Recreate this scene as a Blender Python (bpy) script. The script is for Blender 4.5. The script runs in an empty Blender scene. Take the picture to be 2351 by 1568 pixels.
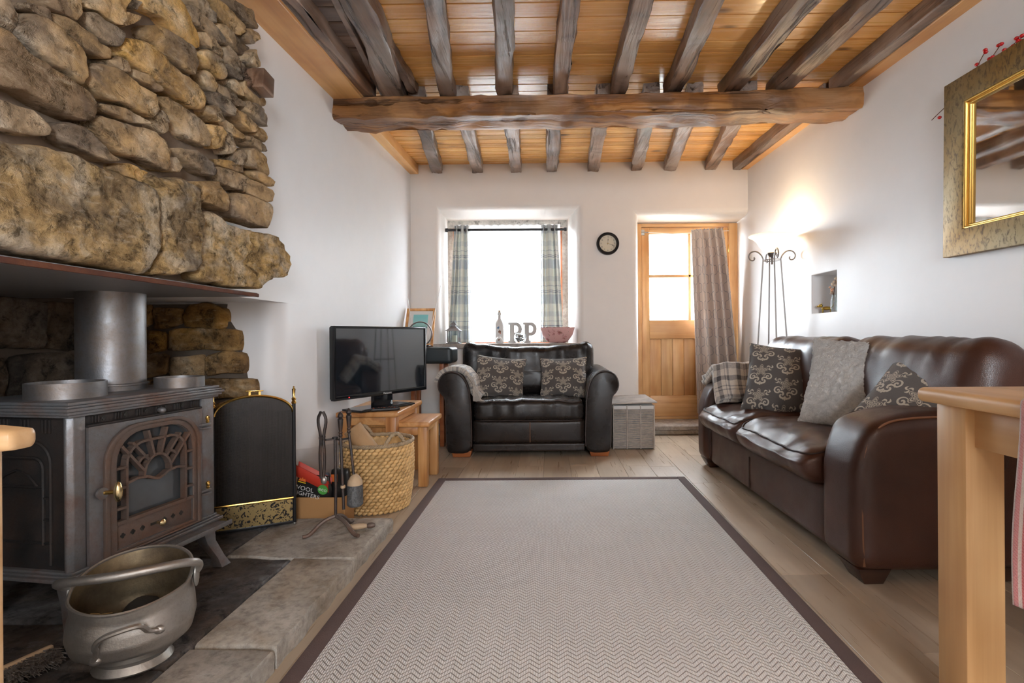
import bpy, bmesh, math, random
from math import sin, cos, pi, sqrt, radians
from mathutils import Vector, Matrix, noise
random.seed(7)
SC = bpy.context.scene
COL = SC.collection

# ------------------------------------------------------------------ camera, sky, exposure
F, CX, CY, EYE, ROLL = 1200.0, 1262.0, 772.0, 0.9, 0.007
cam = bpy.data.cameras.new('camera')
cam.sensor_width = 36.0
cam.lens = F / 2351 * 36
cam.shift_x = -(CX - 1175.5) / 2351
cam.shift_y = (CY - 784) / 2351
cam.clip_start = 0.02
camo = bpy.data.objects.new('camera', cam)
COL.objects.link(camo)
camo.matrix_world = Matrix.Translation((0, 0, EYE)) @ Matrix.Rotation(radians(90), 4, 'X') @ Matrix.Rotation(-ROLL, 4, 'Z')
SC.camera = camo

world = bpy.data.worlds.new('overcast_sky')
SC.world = world
world.use_nodes = True
bg = world.node_tree.nodes['Background']
bg.inputs[0].default_value = (0.83, 0.915, 1.0, 1)
bg.inputs[1].default_value = 47.0
SC.view_settings.view_transform = 'Standard'
SC.view_settings.look = 'None'
SC.view_settings.gamma = 1.0
SC.view_settings.use_curve_mapping = False
SC.view_settings.exposure = 0.29
SC.cycles.use_denoising = True
SC.cycles.max_bounces = 8
SC.cycles.diffuse_bounces = 5
SC.cycles.glossy_bounces = 4
SC.cycles.transparent_max_bounces = 12
SC.cycles.sample_clamp_indirect = 8.0
SC.cycles.caustics_reflective = False
SC.cycles.caustics_refractive = False


def light(name, typ, loc, energy, color=(1, 1, 1), size=None, rot=None, portal=False):
    l = bpy.data.lights.new(name, typ)
    l.energy = energy
    l.color = color
    if typ == 'AREA':
        l.shape = 'RECTANGLE'
        l.size, l.size_y = size
        if portal:
            l.cycles.is_portal = True
    elif size:
        l.shadow_soft_size = size
    o = bpy.data.objects.new(name, l)
    COL.objects.link(o)
    o.location = loc
    if rot:
        o.rotation_euler = rot
    return o


# room dimensions (metres)
XL, XR, YB, YR = -1.27, 1.83, 4.8, -2.4
YD, YWIN = 5.1, 5.2
# daylight entering through the windows (portals guide the sky's light) and an added warm fill light behind the camera
light('window_portal', 'AREA', (-0.4, 5.3, 1.45), 1, size=(1.25, 1.3), rot=(radians(-90), 0, 0), portal=True)
light('door_portal', 'AREA', (1.34, 5.25, 1.5), 1, size=(0.8, 0.9), rot=(radians(-90), 0, 0), portal=True)
light('rear_window_portal', 'AREA', (0.75, YR - 0.05, 1.55), 1, size=(1.1, 1.1), rot=(radians(90), 0, 0), portal=True)
FILL_LIGHT = light('warm_fill_light', 'AREA', (0.2, -1.45, 2.12), 40, (1.0, 0.88, 0.76), size=(0.6, 0.6))


def ray(px, py):
    return (px - CX) - ROLL * (py - CY), (py - CY) + ROLL * (px - CX)
def G(px, py, z=0.0):                      # photo point that stands at height z
    u, v = ray(px, py); Y = (EYE - z) * F / v
    return Vector((u * Y / F, Y, z))
def WY(px, py, Y):                         # photo point that stands at depth Y
    u, v = ray(px, py)
    return Vector((u * Y / F, Y, EYE - v * Y / F))
def WX(px, py, X):                         # photo point on the plane x = X
    u, v = ray(px, py); Y = X * F / u
    return Vector((X, Y, EYE - v * Y / F))
def ZC(x, y):                              # underside of the ceiling boards
    return 2.481 + 0.0071 * (x + 1.277) - 0.041 * (YB - y)


# ------------------------------------------------------------------ mesh helpers
class MB:
    def __init__(s): s.v = []; s.f = []
    def add(s, vs, fs):
        o = len(s.v); s.v += [tuple(p) for p in vs]; s.f += [tuple(i + o for i in q) for q in fs]; return s
    def box(s, x0, x1, y0, y1, z0, z1):
        return s.add([(x, y, z) for z in (z0, z1) for y in (y0, y1) for x in (x0, x1)],
                     [(0, 2, 3, 1), (4, 5, 7, 6), (0, 1, 5, 4), (2, 6, 7, 3), (0, 4, 6, 2), (1, 3, 7, 5)])
    def tube(s, pts, r, seg=8, closed=False, flat=1.0):
        pts = [Vector(p) for p in pts]; n = len(pts)
        rs = r if isinstance(r, (list, tuple)) else [r] * n
        t0 = (pts[1] - pts[0]).normalized()
        up = Vector((0, 0, 1)) if abs(t0.z) < 0.9 else Vector((1, 0, 0))
        nv = (up - t0 * up.dot(t0)).normalized(); vs = []
        for i, p in enumerate(pts):
            a = pts[i - 1] if (i > 0 or closed) else pts[i]
            b = pts[(i + 1) % n] if (i < n - 1 or closed) else pts[i]
            t = (b - a)
            t = t.normalized() if t.length > 1e-9 else t0
            nv = (nv - t * nv.dot(t))
            nv = nv.normalized() if nv.length > 1e-6 else Vector((1, 0, 0))
            bn = t.cross(nv)
            for k in range(seg):
                A = 2 * pi * k / seg
                vs.append(p + (nv * cos(A) * flat + bn * sin(A)) * rs[i])
        fs = []
        for i in range(n if closed else n - 1):
            j = (i + 1) % n
            for k in range(seg):
                l = (k + 1) % seg
                fs.append((i * seg + k, i * seg + l, j * seg + l, j * seg + k))
        if not closed:
            fs.append(tuple(range(seg - 1, -1, -1))); fs.append(tuple((n - 1) * seg + k for k in range(seg)))
        return s.add(vs, fs)
    def lathe(s, prof, seg=24, c=(0, 0, 0), sx=1.0, sy=1.0, cap=True):
        vs = [(c[0] + r * sx * cos(2 * pi * k / seg), c[1] + r * sy * sin(2 * pi * k / seg), c[2] + z) for r, z in prof for k in range(seg)]
        fs = []
        for i in range(len(prof) - 1):
            for k in range(seg):
                l = (k + 1) % seg
                fs.append((i * seg + k, i * seg + l, (i + 1) * seg + l, (i + 1) * seg + k))
        if cap:
            if prof[0][0] > 1e-5: fs.append(tuple(range(seg - 1, -1, -1)))
            if prof[-1][0] > 1e-5: fs.append(tuple((len(prof) - 1) * seg + k for k in range(seg)))
        return s.add(vs, fs)
    def prism(s, poly, axis, a0, a1):
        n = len(poly)
        def P(p, a): return {'x': (a, p[0], p[1]), 'y': (p[0], a, p[1]), 'z': (p[0], p[1], a)}[axis]
        return s.add([P(p, a0) for p in poly] + [P(p, a1) for p in poly],
                     [tuple(range(n - 1, -1, -1)), tuple(range(n, 2 * n))] + [(i, (i + 1) % n, n + (i + 1) % n, n + i) for i in range(n)])
    def ring(s, outer, inner, axis, a0, a1):      # plate with a hole; both outlines have equal point counts
        n = len(outer)
        def P(p, a): return {'x': (a, p[0], p[1]), 'y': (p[0], a, p[1]), 'z': (p[0], p[1], a)}[axis]
        vs = [P(p, a) for a in (a0, a1) for q in (outer, inner) for p in q]; fs = []
        for i in range(n):
            j = (i + 1) % n
            fs += [(i, j, n + j, n + i), (2 * n + i, 3 * n + i, 3 * n + j, 2 * n + j), (i, 2 * n + i, 2 * n + j, j), (n + i, n + j, 3 * n + j, 3 * n + i)]
        return s.add(vs, fs)
    def grid(s, fn, nu, nv, cu=False):
        vs = [fn(i / (nu if cu else nu - 1), j / (nv - 1)) for j in range(nv) for i in range(nu)]; fs = []
        for j in range(nv - 1):
            for i in range(nu if cu else nu - 1):
                k = (i + 1) % nu
                fs.append((j * nu + i, j * nu + k, (j + 1) * nu + k, (j + 1) * nu + i))
        return s.add(vs, fs)
    def sphere(s, c, r, nu=12, nv=8):
        r = (r, r, r) if not isinstance(r, (tuple, list)) else r
        vs = [(c[0], c[1], c[2] - r[2])]
        for j in range(1, nv):
            b = -pi / 2 + pi * j / nv
            for i in range(nu):
                a = 2 * pi * i / nu
                vs.append((c[0] + r[0] * cos(b) * cos(a), c[1] + r[1] * cos(b) * sin(a), c[2] + r[2] * sin(b)))
        vs.append((c[0], c[1], c[2] + r[2])); t = len(vs) - 1; fs = []
        for i in range(nu):
            k = (i + 1) % nu
            fs.append((0, 1 + k, 1 + i)); fs.append((t, t - nu + i, t - nu + k))
            for j in range(nv - 2):
                a = 1 + j * nu
                fs.append((a + i, a + k, a + nu + k, a + nu + i))
        return s.add(vs, fs)
    def soft(s, c, h, r, n=14, bulge=(0, 0, 0), fn=None):     # rounded, puffed box
        idx = {}; vs = []; fs = []
        def lv(i): t = i / n * 2 - 1; return math.copysign(abs(t) ** 0.75, t)
        def vert(a):
            if a in idx: return idx[a]
            p = [lv(a[k]) * h[k] for k in range(3)]
            q = [max(-(h[k] - r), min(h[k] - r, p[k])) for k in range(3)]
            d = Vector([p[k] - q[k] for k in range(3)])
            if d.length > 1e-9: d = d.normalized() * r
            p = [q[k] + d[k] for k in range(3)]
            u = [p[k] / h[k] for k in range(3)]
            o = list(p)
            o[0] = p[0] * (1 + bulge[0] * (1 - u[1] ** 2) * (1 - u[2] ** 2))
            o[1] = p[1] * (1 + bulge[1] * (1 - u[0] ** 2) * (1 - u[2] ** 2))
            o[2] = p[2] * (1 + bulge[2] * (1 - u[0] ** 2) * (1 - u[1] ** 2))
            if fn: o = fn(Vector(o), u)
            idx[a] = len(vs); vs.append((c[0] + o[0], c[1] + o[1], c[2] + o[2])); return idx[a]
        for ax in range(3):
            b, d = (ax + 1) % 3, (ax + 2) % 3
            for side in (0, n):
                for i in range(n):
                    for j in range(n):
                        q = []
                        for (ii, jj) in ((i, j), (i + 1, j), (i + 1, j + 1), (i, j + 1)):
                            a = [0, 0, 0]; a[ax] = side; a[b] = ii; a[d] = jj; q.append(vert(tuple(a)))
                        fs.append(tuple(q if side else q[::-1]))
        return s.add(vs, fs)
    def xf(s, M):
        s.v = [tuple(M @ Vector(p)) for p in s.v]; return s


def obj(name, mb, mat, parent=None, M=None, bevel=0, seg=2, sharp=40, kind=None, smooth=True, uv=None, solid=0):
    vs = [Vector(p) for p in mb.v]
    if M is None:
        c = Vector([(min(p[k] for p in vs) + max(p[k] for p in vs)) / 2 for k in range(3)])
        vs = [p - c for p in vs]
        M = Matrix.Translation(c)
    me = bpy.data.meshes.new(name)
    me.from_pydata([tuple(p) for p in vs], [], mb.f)
    if bevel:
        bm = bmesh.new(); bm.from_mesh(me)
        bmesh.ops.recalc_face_normals(bm, faces=bm.faces)
        es = [e for e in bm.edges if len(e.link_faces) == 2 and e.calc_face_angle(0) > radians(25)]
        bmesh.ops.bevel(bm, geom=es, offset=bevel, segments=seg, affect='EDGES', profile=0.5, clamp_overlap=True)
        bm.to_mesh(me); bm.free()
    me.validate(); me.update()
    if smooth:
        me.shade_smooth()
        if sharp: me.set_sharp_from_angle(angle=radians(sharp))
    if uv:
        l = me.uv_layers.new(name='UVMap')
        for lp in me.loops: l.data[lp.index].uv = uv[lp.vertex_index]
    me.materials.append(mat)
    o = link(name, me, parent, M, kind)
    if solid:
        md = o.modifiers.new('thickness', 'SOLIDIFY'); md.thickness = solid; md.offset = 0
    return o

def link(name, me, parent, M, kind=None):
    o = bpy.data.objects.new(name, me)
    COL.objects.link(o)
    o.parent = parent
    o.matrix_basis = PM[parent.name].inverted() @ M if parent else M
    PM[o.name] = M.copy()
    if kind: o['kind'] = kind
    return o
PM = {}

def soft_edge(c, h, r, bulge, fn, front, lift=.004, n=28, zs=1):
    """points along the front edge of a soft() box, for its piping; front = +1 or -1 along y"""
    s = .7071
    P = [Vector((-(h[0] - r) - r * s, front * t, zs * (h[2] - r + r * s))) for t in (h[1] * .3, h[1] * .6)]
    for k in range(5):
        a = pi / 2 * k / 4; P.append(Vector((-(h[0] - r) - r * s * cos(a), front * (h[1] - r + r * s * sin(a)), zs * (h[2] - r + r * s))))
    for k in range(1, n): P.append(Vector((-(h[0] - r) + 2 * (h[0] - r) * k / n, front * (h[1] - r + r * s), zs * (h[2] - r + r * s))))
    for k in range(5):
        a = pi / 2 * k / 4; P.append(Vector((h[0] - r + r * s * sin(a), front * (h[1] - r + r * s * cos(a)), zs * (h[2] - r + r * s))))
    P += [Vector((h[0] - r + r * s, front * t, zs * (h[2] - r + r * s))) for t in (h[1] * .6, h[1] * .3)]
    out = []
    for p in P:
        u = [p[k] / h[k] for k in range(3)]
        o = Vector((p[0] * (1 + bulge[0] * (1 - u[1] ** 2) * (1 - u[2] ** 2)), p[1] * (1 + bulge[1] * (1 - u[0] ** 2) * (1 - u[2] ** 2)), p[2] * (1 + bulge[2] * (1 - u[0] ** 2) * (1 - u[1] ** 2))))
        if fn: o = Vector(fn(o, u))
        out.append(Vector(c) + o + Vector((0, front * lift * .5, zs * lift * .5)))
    return out

def tag(o, label, cat, group=None):
    o['label'] = label; o['category'] = cat
    if group: o['group'] = group
    return o
def thing(name, label, cat, loc, group=None):
    o = bpy.data.objects.new(name, None); COL.objects.link(o)
    o.location = loc; o.empty_display_size = 0.1
    PM[o.name] = Matrix.Translation(Vector(loc))
    return tag(o, label, cat, group)
def frame(origin, xa, za=(0, 0, 1)):        # matrix with local x along xa and local z near za
    x = Vector(xa).normalized(); z = Vector(za); y = z.cross(x).normalized(); z = x.cross(y)
    M = Matrix((x, y, z)).transposed().to_4x4(); M.translation = Vector(origin); return M
def nz(p, s, seed=0): return noise.noise(Vector((p[0] * s + seed * 7.3, p[1] * s - seed * 3.1, p[2] * s + seed * 1.7)))
def copy_obj(o, M, parent=None):
    c = o.copy(); COL.objects.link(c); c.parent = parent
    c.matrix_basis = (PM[parent.name].inverted() @ M) if parent else M
    PM[c.name] = M.copy(); return c
def resample(poly, n):
    pts = [Vector(p) for p in poly]; m = len(pts); L = [(pts[(i + 1) % m] - pts[i]).length for i in range(m)]; T = sum(L); out = []
    for k in range(n):
        d = T * k / n; i = 0
        while d > L[i]: d -= L[i]; i += 1
        out.append(pts[i].lerp(pts[(i + 1) % m], d / L[i]))
    return out
def chaikin(pts, it=2, closed=False):
    pts = [Vector(p) for p in pts]
    for _ in range(it):
        q = []; n = len(pts)
        if not closed: q.append(pts[0])
        for i in range(n if closed else n - 1):
            a, b = pts[i], pts[(i + 1) % n]; q += [a.lerp(b, .25), a.lerp(b, .75)]
        if not closed: q.append(pts[-1])
        pts = q
    return pts
def stone_mesh(poly, to3d, depth, h, n=26, rough=.012, seed=0, flat=.5):
    """rounded rough stone: poly in plane coordinates, to3d(u, v, w) places it, w from -depth to +h"""
    P = resample([Vector((a, b)) for a, b in poly], n); P = [P[i] * .7 + (P[i - 1] + P[(i + 1) % n]) * .15 for i in range(n)]; c = sum(P, Vector((0, 0))) / n
    size = max((p - c).length for p in P); mb = MB(); vs = []
    rings = [(1.0, -depth), (1.0, h * .2), (.985, h * .6), (.945, h * .86), (.86, h * .97), (.72, h), (.55, h), (.38, h), (.18, h)]
    if n > 40: rings = [(1.0, -depth), (1.0, h * .2), (.988, h * .6), (.96, h * .86), (.92, h * .97)] + [(1 - .06 * i, h) for i in range(2, 16)]
    for k, (sc, w) in enumerate(rings):
        for p in P:
            q = c + (p - c) * sc; a = Vector((q.x, q.y, 0))
            if k:
                d1 = nz(a, 7, seed) * rough * 1.3 + (abs(nz(a, 17, seed + 2)) - .25) * rough * -1.6 + nz(a, 38, seed + 4) * rough * .7 + nz(a, 80, seed + 5) * rough * .4
                e = 1 + .05 * nz(a, 18, seed + 3) + .03 * nz(a, 50, seed + 6)
                q = c + (q - c) * e; w2 = w + d1 * (1 if k > 1 else .4)
            else: w2 = w
            vs.append(to3d(q.x, q.y, w2))
    vs.append(to3d(c.x, c.y, h)); fs = []
    R = len(rings)
    for k in range(R - 1):
        for i in range(n):
            j = (i + 1) % n; fs.append((k * n + i, k * n + j, (k + 1) * n + j, (k + 1) * n + i))
    for i in range(n): fs.append(((R - 1) * n + i, (R - 1) * n + (i + 1) % n, R * n))
    return mb.add(vs, fs)
def text_mb(txt, size=1.0, align='CENTER'):
    cu = bpy.data.curves.new('t', 'FONT'); cu.body = txt; cu.size = size; cu.align_x = align; cu.align_y = 'CENTER'; cu.resolution_u = 3
    o = bpy.data.objects.new('t', cu); COL.objects.link(o)
    bpy.context.view_layer.update()
    me = o.evaluated_get(bpy.context.evaluated_depsgraph_get()).to_mesh()
    mb = MB().add([tuple(v.co) for v in me.vertices], [tuple(p.vertices) for p in me.polygons])
    o.to_mesh_clear(); bpy.data.objects.remove(o); bpy.data.curves.remove(cu)
    return mb

# ------------------------------------------------------------------ procedural materials
class S:
    """a node socket with arithmetic"""
    def __init__(s, nb, k): s.nb = nb; s.k = k
    def _m(s, op, o=None, r=False):
        a, b = (o, s) if r else (s, o); return s.nb.math(op, a, b)
    def __add__(s, o): return s._m('ADD', o)
    __radd__ = __add__
    def __sub__(s, o): return s._m('SUBTRACT', o)
    def __rsub__(s, o): return s._m('SUBTRACT', o, True)
    def __mul__(s, o): return s._m('MULTIPLY', o)
    __rmul__ = __mul__
    def __truediv__(s, o): return s._m('DIVIDE', o)
    def __lt__(s, o): return s._m('LESS_THAN', o)
    def __gt__(s, o): return s._m('GREATER_THAN', o)
    def __mod__(s, o): return s._m('FLOORED_MODULO', o)
class NB:
    def __init__(s, name):
        s.mat = bpy.data.materials.new(name); s.mat.use_nodes = True; s.t = s.mat.node_tree
        s.b = s.t.nodes['Principled BSDF']; s.out = s.t.nodes['Material Output']
    def set(s, sock, v):
        if isinstance(v, S): s.t.links.new(v.k, sock)
        elif v is not None:
            if sock.type == 'RGBA' and not isinstance(v, (tuple, list)): v = (v, v, v, 1)
            if isinstance(v, (tuple, list)) and len(v) == 3 and sock.type == 'RGBA': v = (*v, 1)
            sock.default_value = v
    def node(s, typ, ins=(), out=0, **kw):
        n = s.t.nodes.new(typ)
        for k, v in kw.items(): setattr(n, k, v)
        for k, v in (ins.items() if isinstance(ins, dict) else enumerate(ins)): s.set(n.inputs[k], v)
        return S(s, n.outputs[out])
    def math(s, op, a, b=None, c=None): return s.node('ShaderNodeMath', [x for x in (a, b, c) if x is not None], operation=op)
    def fn(s, op, a): return s.math(op, a)
    def coord(s, k='Object'): return s.node('ShaderNodeTexCoord', out=k)
    def rnd(s): return s.node('ShaderNodeObjectInfo', out='Random')
    def map(s, v, sc=(1, 1, 1), loc=None, rot=(0, 0, 0)):
        return s.node('ShaderNodeMapping', {'Vector': v, 'Scale': sc, 'Location': loc, 'Rotation': rot})
    def off(s, v, k=37.0):                     # shift by a per-object random amount
        r = s.rnd() * k
        return s.node('ShaderNodeVectorMath', [v, s.node('ShaderNodeCombineXYZ', [r, r * 0.7, r * 1.3])], operation='ADD')
    def sep(s, v):
        n = s.t.nodes.new('ShaderNodeSeparateXYZ'); s.set(n.inputs[0], v); return [S(s, n.outputs[k]) for k in range(3)]
    def noise(s, v, scale=5, detail=4, rough=.55, dist=0, out=0):
        return s.node('ShaderNodeTexNoise', {'Vector': v, 'Scale': scale, 'Detail': detail, 'Roughness': rough, 'Distortion': dist}, out=out)
    def vor(s, v, scale=5, feature='F1', out=0): return s.node('ShaderNodeTexVoronoi', {'Vector': v, 'Scale': scale}, out=out, feature=feature)
    def ramp(s, f, stops, interp='LINEAR'):
        n = s.t.nodes.new('ShaderNodeValToRGB'); s.set(n.inputs[0], f); e = n.color_ramp.elements; n.color_ramp.interpolation = interp
        while len(e) < len(stops): e.new(.5)
        for q, (p, c) in zip(e, stops):
            q.position = p; q.color = (c, c, c, 1) if isinstance(c, (int, float)) else (*c, 1)
        return S(s, n.outputs[0])
    def mix(s, f, a, b, mode='MIX'):
        n = s.t.nodes.new('ShaderNodeMix'); n.data_type = 'RGBA'; n.blend_type = mode
        s.set(n.inputs[0], f); s.set(n.inputs[6], a); s.set(n.inputs[7], b); return S(s, n.outputs[2])
    def hsv(s, c, v=1.0, sat=1.0, h=.5): return s.node('ShaderNodeHueSaturation', {'Hue': h, 'Saturation': sat, 'Value': v, 'Color': c})
    def bump(s, hgt, strength=.3, dist=.01, nrm=None):
        d = {'Strength': strength, 'Distance': dist, 'Height': hgt}
        if nrm: d['Normal'] = nrm
        return s.node('ShaderNodeBump', d)
    def fin(s, color=None, rough=.5, metal=0, normal=None, spec=None, trans=None, alpha=None, emit=None, estr=0, coat=None, sheen=None, ior=None):
        I = s.b.inputs
        for k, v in (('Base Color', color), ('Roughness', rough), ('Metallic', metal), ('Normal', normal), ('Specular IOR Level', spec), ('Transmission Weight', trans),
                     ('Alpha', alpha), ('Coat Weight', coat), ('Sheen Weight', sheen), ('IOR', ior)):
            if v is not None: s.set(I[k], v)
        if emit: s.set(I['Emission Color'], emit); s.set(I['Emission Strength'], estr)
        return s.mat

def plain(name, c, rough=.5, metal=0, var=.12, bump=.0, bs=60, **kw):
    n = NB(name); v = n.coord(); f = n.noise(v, 9, 5)
    col = n.mix(f, tuple(x * (1 - var) for x in c), tuple(min(1, x * (1 + var)) for x in c))
    nr = n.bump(n.noise(v, bs, 4), bump, .004) if bump else None
    return n.fin(col, n.ramp(f, [(0, max(0, rough - .06)), (1, min(1, rough + .06))]), metal, nr, **kw)

def wood(name, cols, axis=0, s=1.0, rough=.4, ring=1.0, knots=0.0, bump=.12, rv=.25, worn=None, spec=None, crack=0):
    n = NB(name); v = n.off(n.coord())
    sc = [9 * s, 9 * s, 9 * s]; sc[axis] = .75 * s
    m = n.map(v, tuple(sc))
    big = n.noise(m, 1.0, 3, .5, .6)
    w = n.fn('SINE', (big * (26 * ring)) + 0.0)
    fine = n.map(v, tuple(x * (11 if i != axis else 4) for i, x in enumerate(sc)))
    g = n.noise(fine, 1.0, 3, .6)
    f = (w * .5 + .5) * .45 + g * .55
    col = n.ramp(f, [(.15, cols[0]), (.5, cols[1]), (.85, cols[2])])
    pt = n.noise(n.map(v, (2.2, 2.2, 2.2)), 1.0, 3)
    col = n.mix(n.ramp(pt, [(.35, 0), (.7, .55)]), col, cols[0], 'MULTIPLY') if worn is None else n.mix(n.ramp(pt, [(.38, 0), (.68, .9)]), col, worn)
    if knots:
        ks = [1.0, 1.0, 1.0]; ks[axis] = .5
        d = n.vor(n.map(v, tuple(k * 4.2 for k in ks)), 1.0)
        col = n.mix(n.ramp(d, [(.05, knots), (.13, 0)]), col, tuple(c * .28 for c in cols[0]))
    hgt = f
    if crack:
        cs = [17.0] * 3; cs[axis] = .55
        ck = n.ramp(n.noise(n.map(v, tuple(cs)), 1.0, 5, .62, .25), [(.33, 1), (.42, 0)])
        col = n.mix(ck * crack, col, tuple(c * .18 for c in cols[0])); hgt = f - ck * 2.5
        bl = n.noise(n.map(v, (3.0, 3.0, 3.0)), 1.0, 4, .6, .5); col = n.mix(n.ramp(bl, [(.5, 0), (.62, .55)]), col, tuple(c * .5 for c in cols[0]))
    if rv: col = n.hsv(col, n.rnd() * (2 * rv) + (1 - rv))
    return n.fin(col, n.ramp(g, [(.2, rough - .08), (.8, rough + .14)]), 0, n.bump(hgt, bump, .006), spec=spec)

def stone_mat(name, cols, dark, dark_amt=.5, bump=.9, s=1.0, rv=.25, sat=.5, pits=.8):
    n = NB(name); v = n.off(n.coord(), 23)
    a = n.noise(v, 5 * s, 8, .62, .5); b = n.noise(v, 2.6 * s, 5, .6, .8); c = n.noise(v, 34 * s, 8, .7)
    col = n.ramp(a, [(.28, cols[0]), (.45, cols[1]), (.56, cols[2]), (.7, cols[3])])
    col = n.mix(n.ramp(b, [(.46, 0), (.6, dark_amt)]), col, dark)
    pit = n.noise(v, 15 * s, 6, .75, .3); col = n.mix(n.ramp(pit, [(.36, pits), (.46, 0)]), col, tuple(x * .3 for x in cols[0]))
    col = n.mix(n.ramp(c, [(.3, .55), (.55, 0)]), col, tuple(x * .35 for x in cols[0]))
    st = n.noise(n.map(v, (14, 14, 50)), 1.0 * s, 5, .7)
    col = n.mix(n.ramp(st, [(.55, 0), (.8, .5)]), col, cols[3])
    col = n.hsv(col, n.rnd() * (2 * rv) + (1 - rv), n.rnd() * sat + (1.0 - sat / 2))
    h = a * .6 + n.ramp(pit, [(.3, 0), (.5, 1)]) * .5 + c * .5 + n.noise(v, 90 * s, 5) * .2 + st * .3
    return n.fin(col, .85, 0, n.bump(h, bump, .02), spec=.3)

MT = {}
MT['plaster'] = plain('white_plaster', (.81, .80, .80), .48, var=.03, bump=.10, bs=5, spec=.45)
MT['plaster_warm_lit'] = plain('warm_lit_plaster', (.80, .755, .715), .5, var=.03, bump=.08, bs=5, spec=.4)  # same plaster as the side walls, with the back wall's warmer light in its colour
MT['mortar'] = plain('lime_mortar', (.21, .155, .11), .95, var=.3, bump=.8, bs=55)
MT['stone'] = stone_mat('sandstone', [(.27, .165, .07), (.61, .40, .19), (.71, .51, .30), (.82, .70, .53)], (.09, .08, .085), .7)
MT['stone_big'] = stone_mat('lintel_sandstone', [(.31, .185, .065), (.65, .44, .20), (.71, .56, .37), (.84, .73, .58)], (.11, .09, .08), .6, bump=1.0, s=1.6, rv=.08, sat=.1)
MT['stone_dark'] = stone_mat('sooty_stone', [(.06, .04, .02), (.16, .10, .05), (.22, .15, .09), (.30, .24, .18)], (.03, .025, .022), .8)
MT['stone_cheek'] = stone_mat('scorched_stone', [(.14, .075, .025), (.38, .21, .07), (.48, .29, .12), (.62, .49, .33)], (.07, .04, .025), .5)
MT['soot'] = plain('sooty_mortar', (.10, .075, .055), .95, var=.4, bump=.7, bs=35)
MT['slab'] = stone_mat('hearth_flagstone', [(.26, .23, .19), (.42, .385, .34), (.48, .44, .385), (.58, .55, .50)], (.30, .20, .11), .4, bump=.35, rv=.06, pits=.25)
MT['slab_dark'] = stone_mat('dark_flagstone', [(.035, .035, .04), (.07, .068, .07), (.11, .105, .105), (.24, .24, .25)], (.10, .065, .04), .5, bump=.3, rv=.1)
MT['sill_stone'] = stone_mat('sill_stone', [(.28, .23, .2), (.42, .36, .31), (.48, .42, .37), (.6, .55, .5)], (.3, .22, .16), .4, bump=.4, rv=.05, pits=.2)
PINE = [(.64, .28, .06), (.80, .41, .115), (.88, .54, .20)]
MT['pine'] = wood('varnished_pine_board', PINE, 0, .55, .24, .22, .9, .03, .16, worn=(.70, .34, .09))
MT['dark_board'] = wood('old_dark_board', [(.09, .045, .022), (.17, .09, .05), (.25, .15, .09)], 0, .9, .45, 1, 0, .25, .3, worn=(.14, .11, .10))
MT['trim_pine'] = wood('pine_trim', [(.58, .30, .10), (.72, .40, .15), (.80, .50, .22)], 1, .7, .38, .6, .85, .05, .05)
MT['joist'] = wood('old_oak_joist', [(.09, .043, .022), (.21, .11, .062), (.35, .22, .145)], 1, .9, .42, .9, 0, .8, .22, worn=(.34, .285, .25), crack=.85)
MT['beam'] = wood('main_oak_beam', [(.14, .05, .013), (.34, .135, .034), (.50, .235, .07)], 0, .8, .45, .9, 0, .8, .0, worn=(.34, .18, .08), crack=.85)
MT['oak'] = wood('oak_table', [(.50, .29, .12), (.60, .37, .17), (.68, .44, .22)], 2, .9, .42, .8, 0, .05, .03)
MT['oak_x'] = wood('oak_rail', [(.50, .29, .12), (.60, .37, .17), (.68, .44, .22)], 1, .9, .42, .8, 0, .05, .03)
MT['door_oak'] = wood('door_oak', [(.55, .30, .115), (.66, .39, .165), (.74, .47, .22)], 2, .9, .42, .8, .0, .05, .08)
MT['door_oak_x'] = wood('door_oak_rail', [(.55, .30, .115), (.66, .39, .165), (.74, .47, .22)], 0, .9, .42, .8, .0, .05, .08)
MT['nest'] = wood('rustic_pine', [(.42, .19, .06), (.62, .32, .11), (.72, .42, .18)], 1, 1.1, .36, .8, .7, .1, .08)
MT['nest_z'] = wood('rustic_pine_leg', [(.42, .19, .06), (.62, .32, .11), (.72, .42, .18)], 2, 1.1, .38, .8, .5, .1, .12)
MT['chairwood'] = wood('pale_beech', [(.46, .28, .13), (.56, .36, .18), (.64, .44, .25)], 0, 1.0, .4, .7, 0, .05, .05)
MT['floor'] = wood('oak_vinyl_plank', [(.38, .295, .21), (.46, .365, .27), (.55, .455, .345)], 1, .85, .3, .7, 0, .04, .15, worn=(.40, .315, .23))
MT['foot'] = wood('stained_foot', [(.26, .07, .02), (.36, .11, .035), (.42, .15, .05)], 0, 1.2, .35, .6, 0, .03, .05)
MT['foot_dark'] = wood('dark_foot', [(.03, .012, .008), (.05, .02, .012), (.08, .035, .02)], 0, 1.2, .35, .6, 0, .03, .05)

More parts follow.
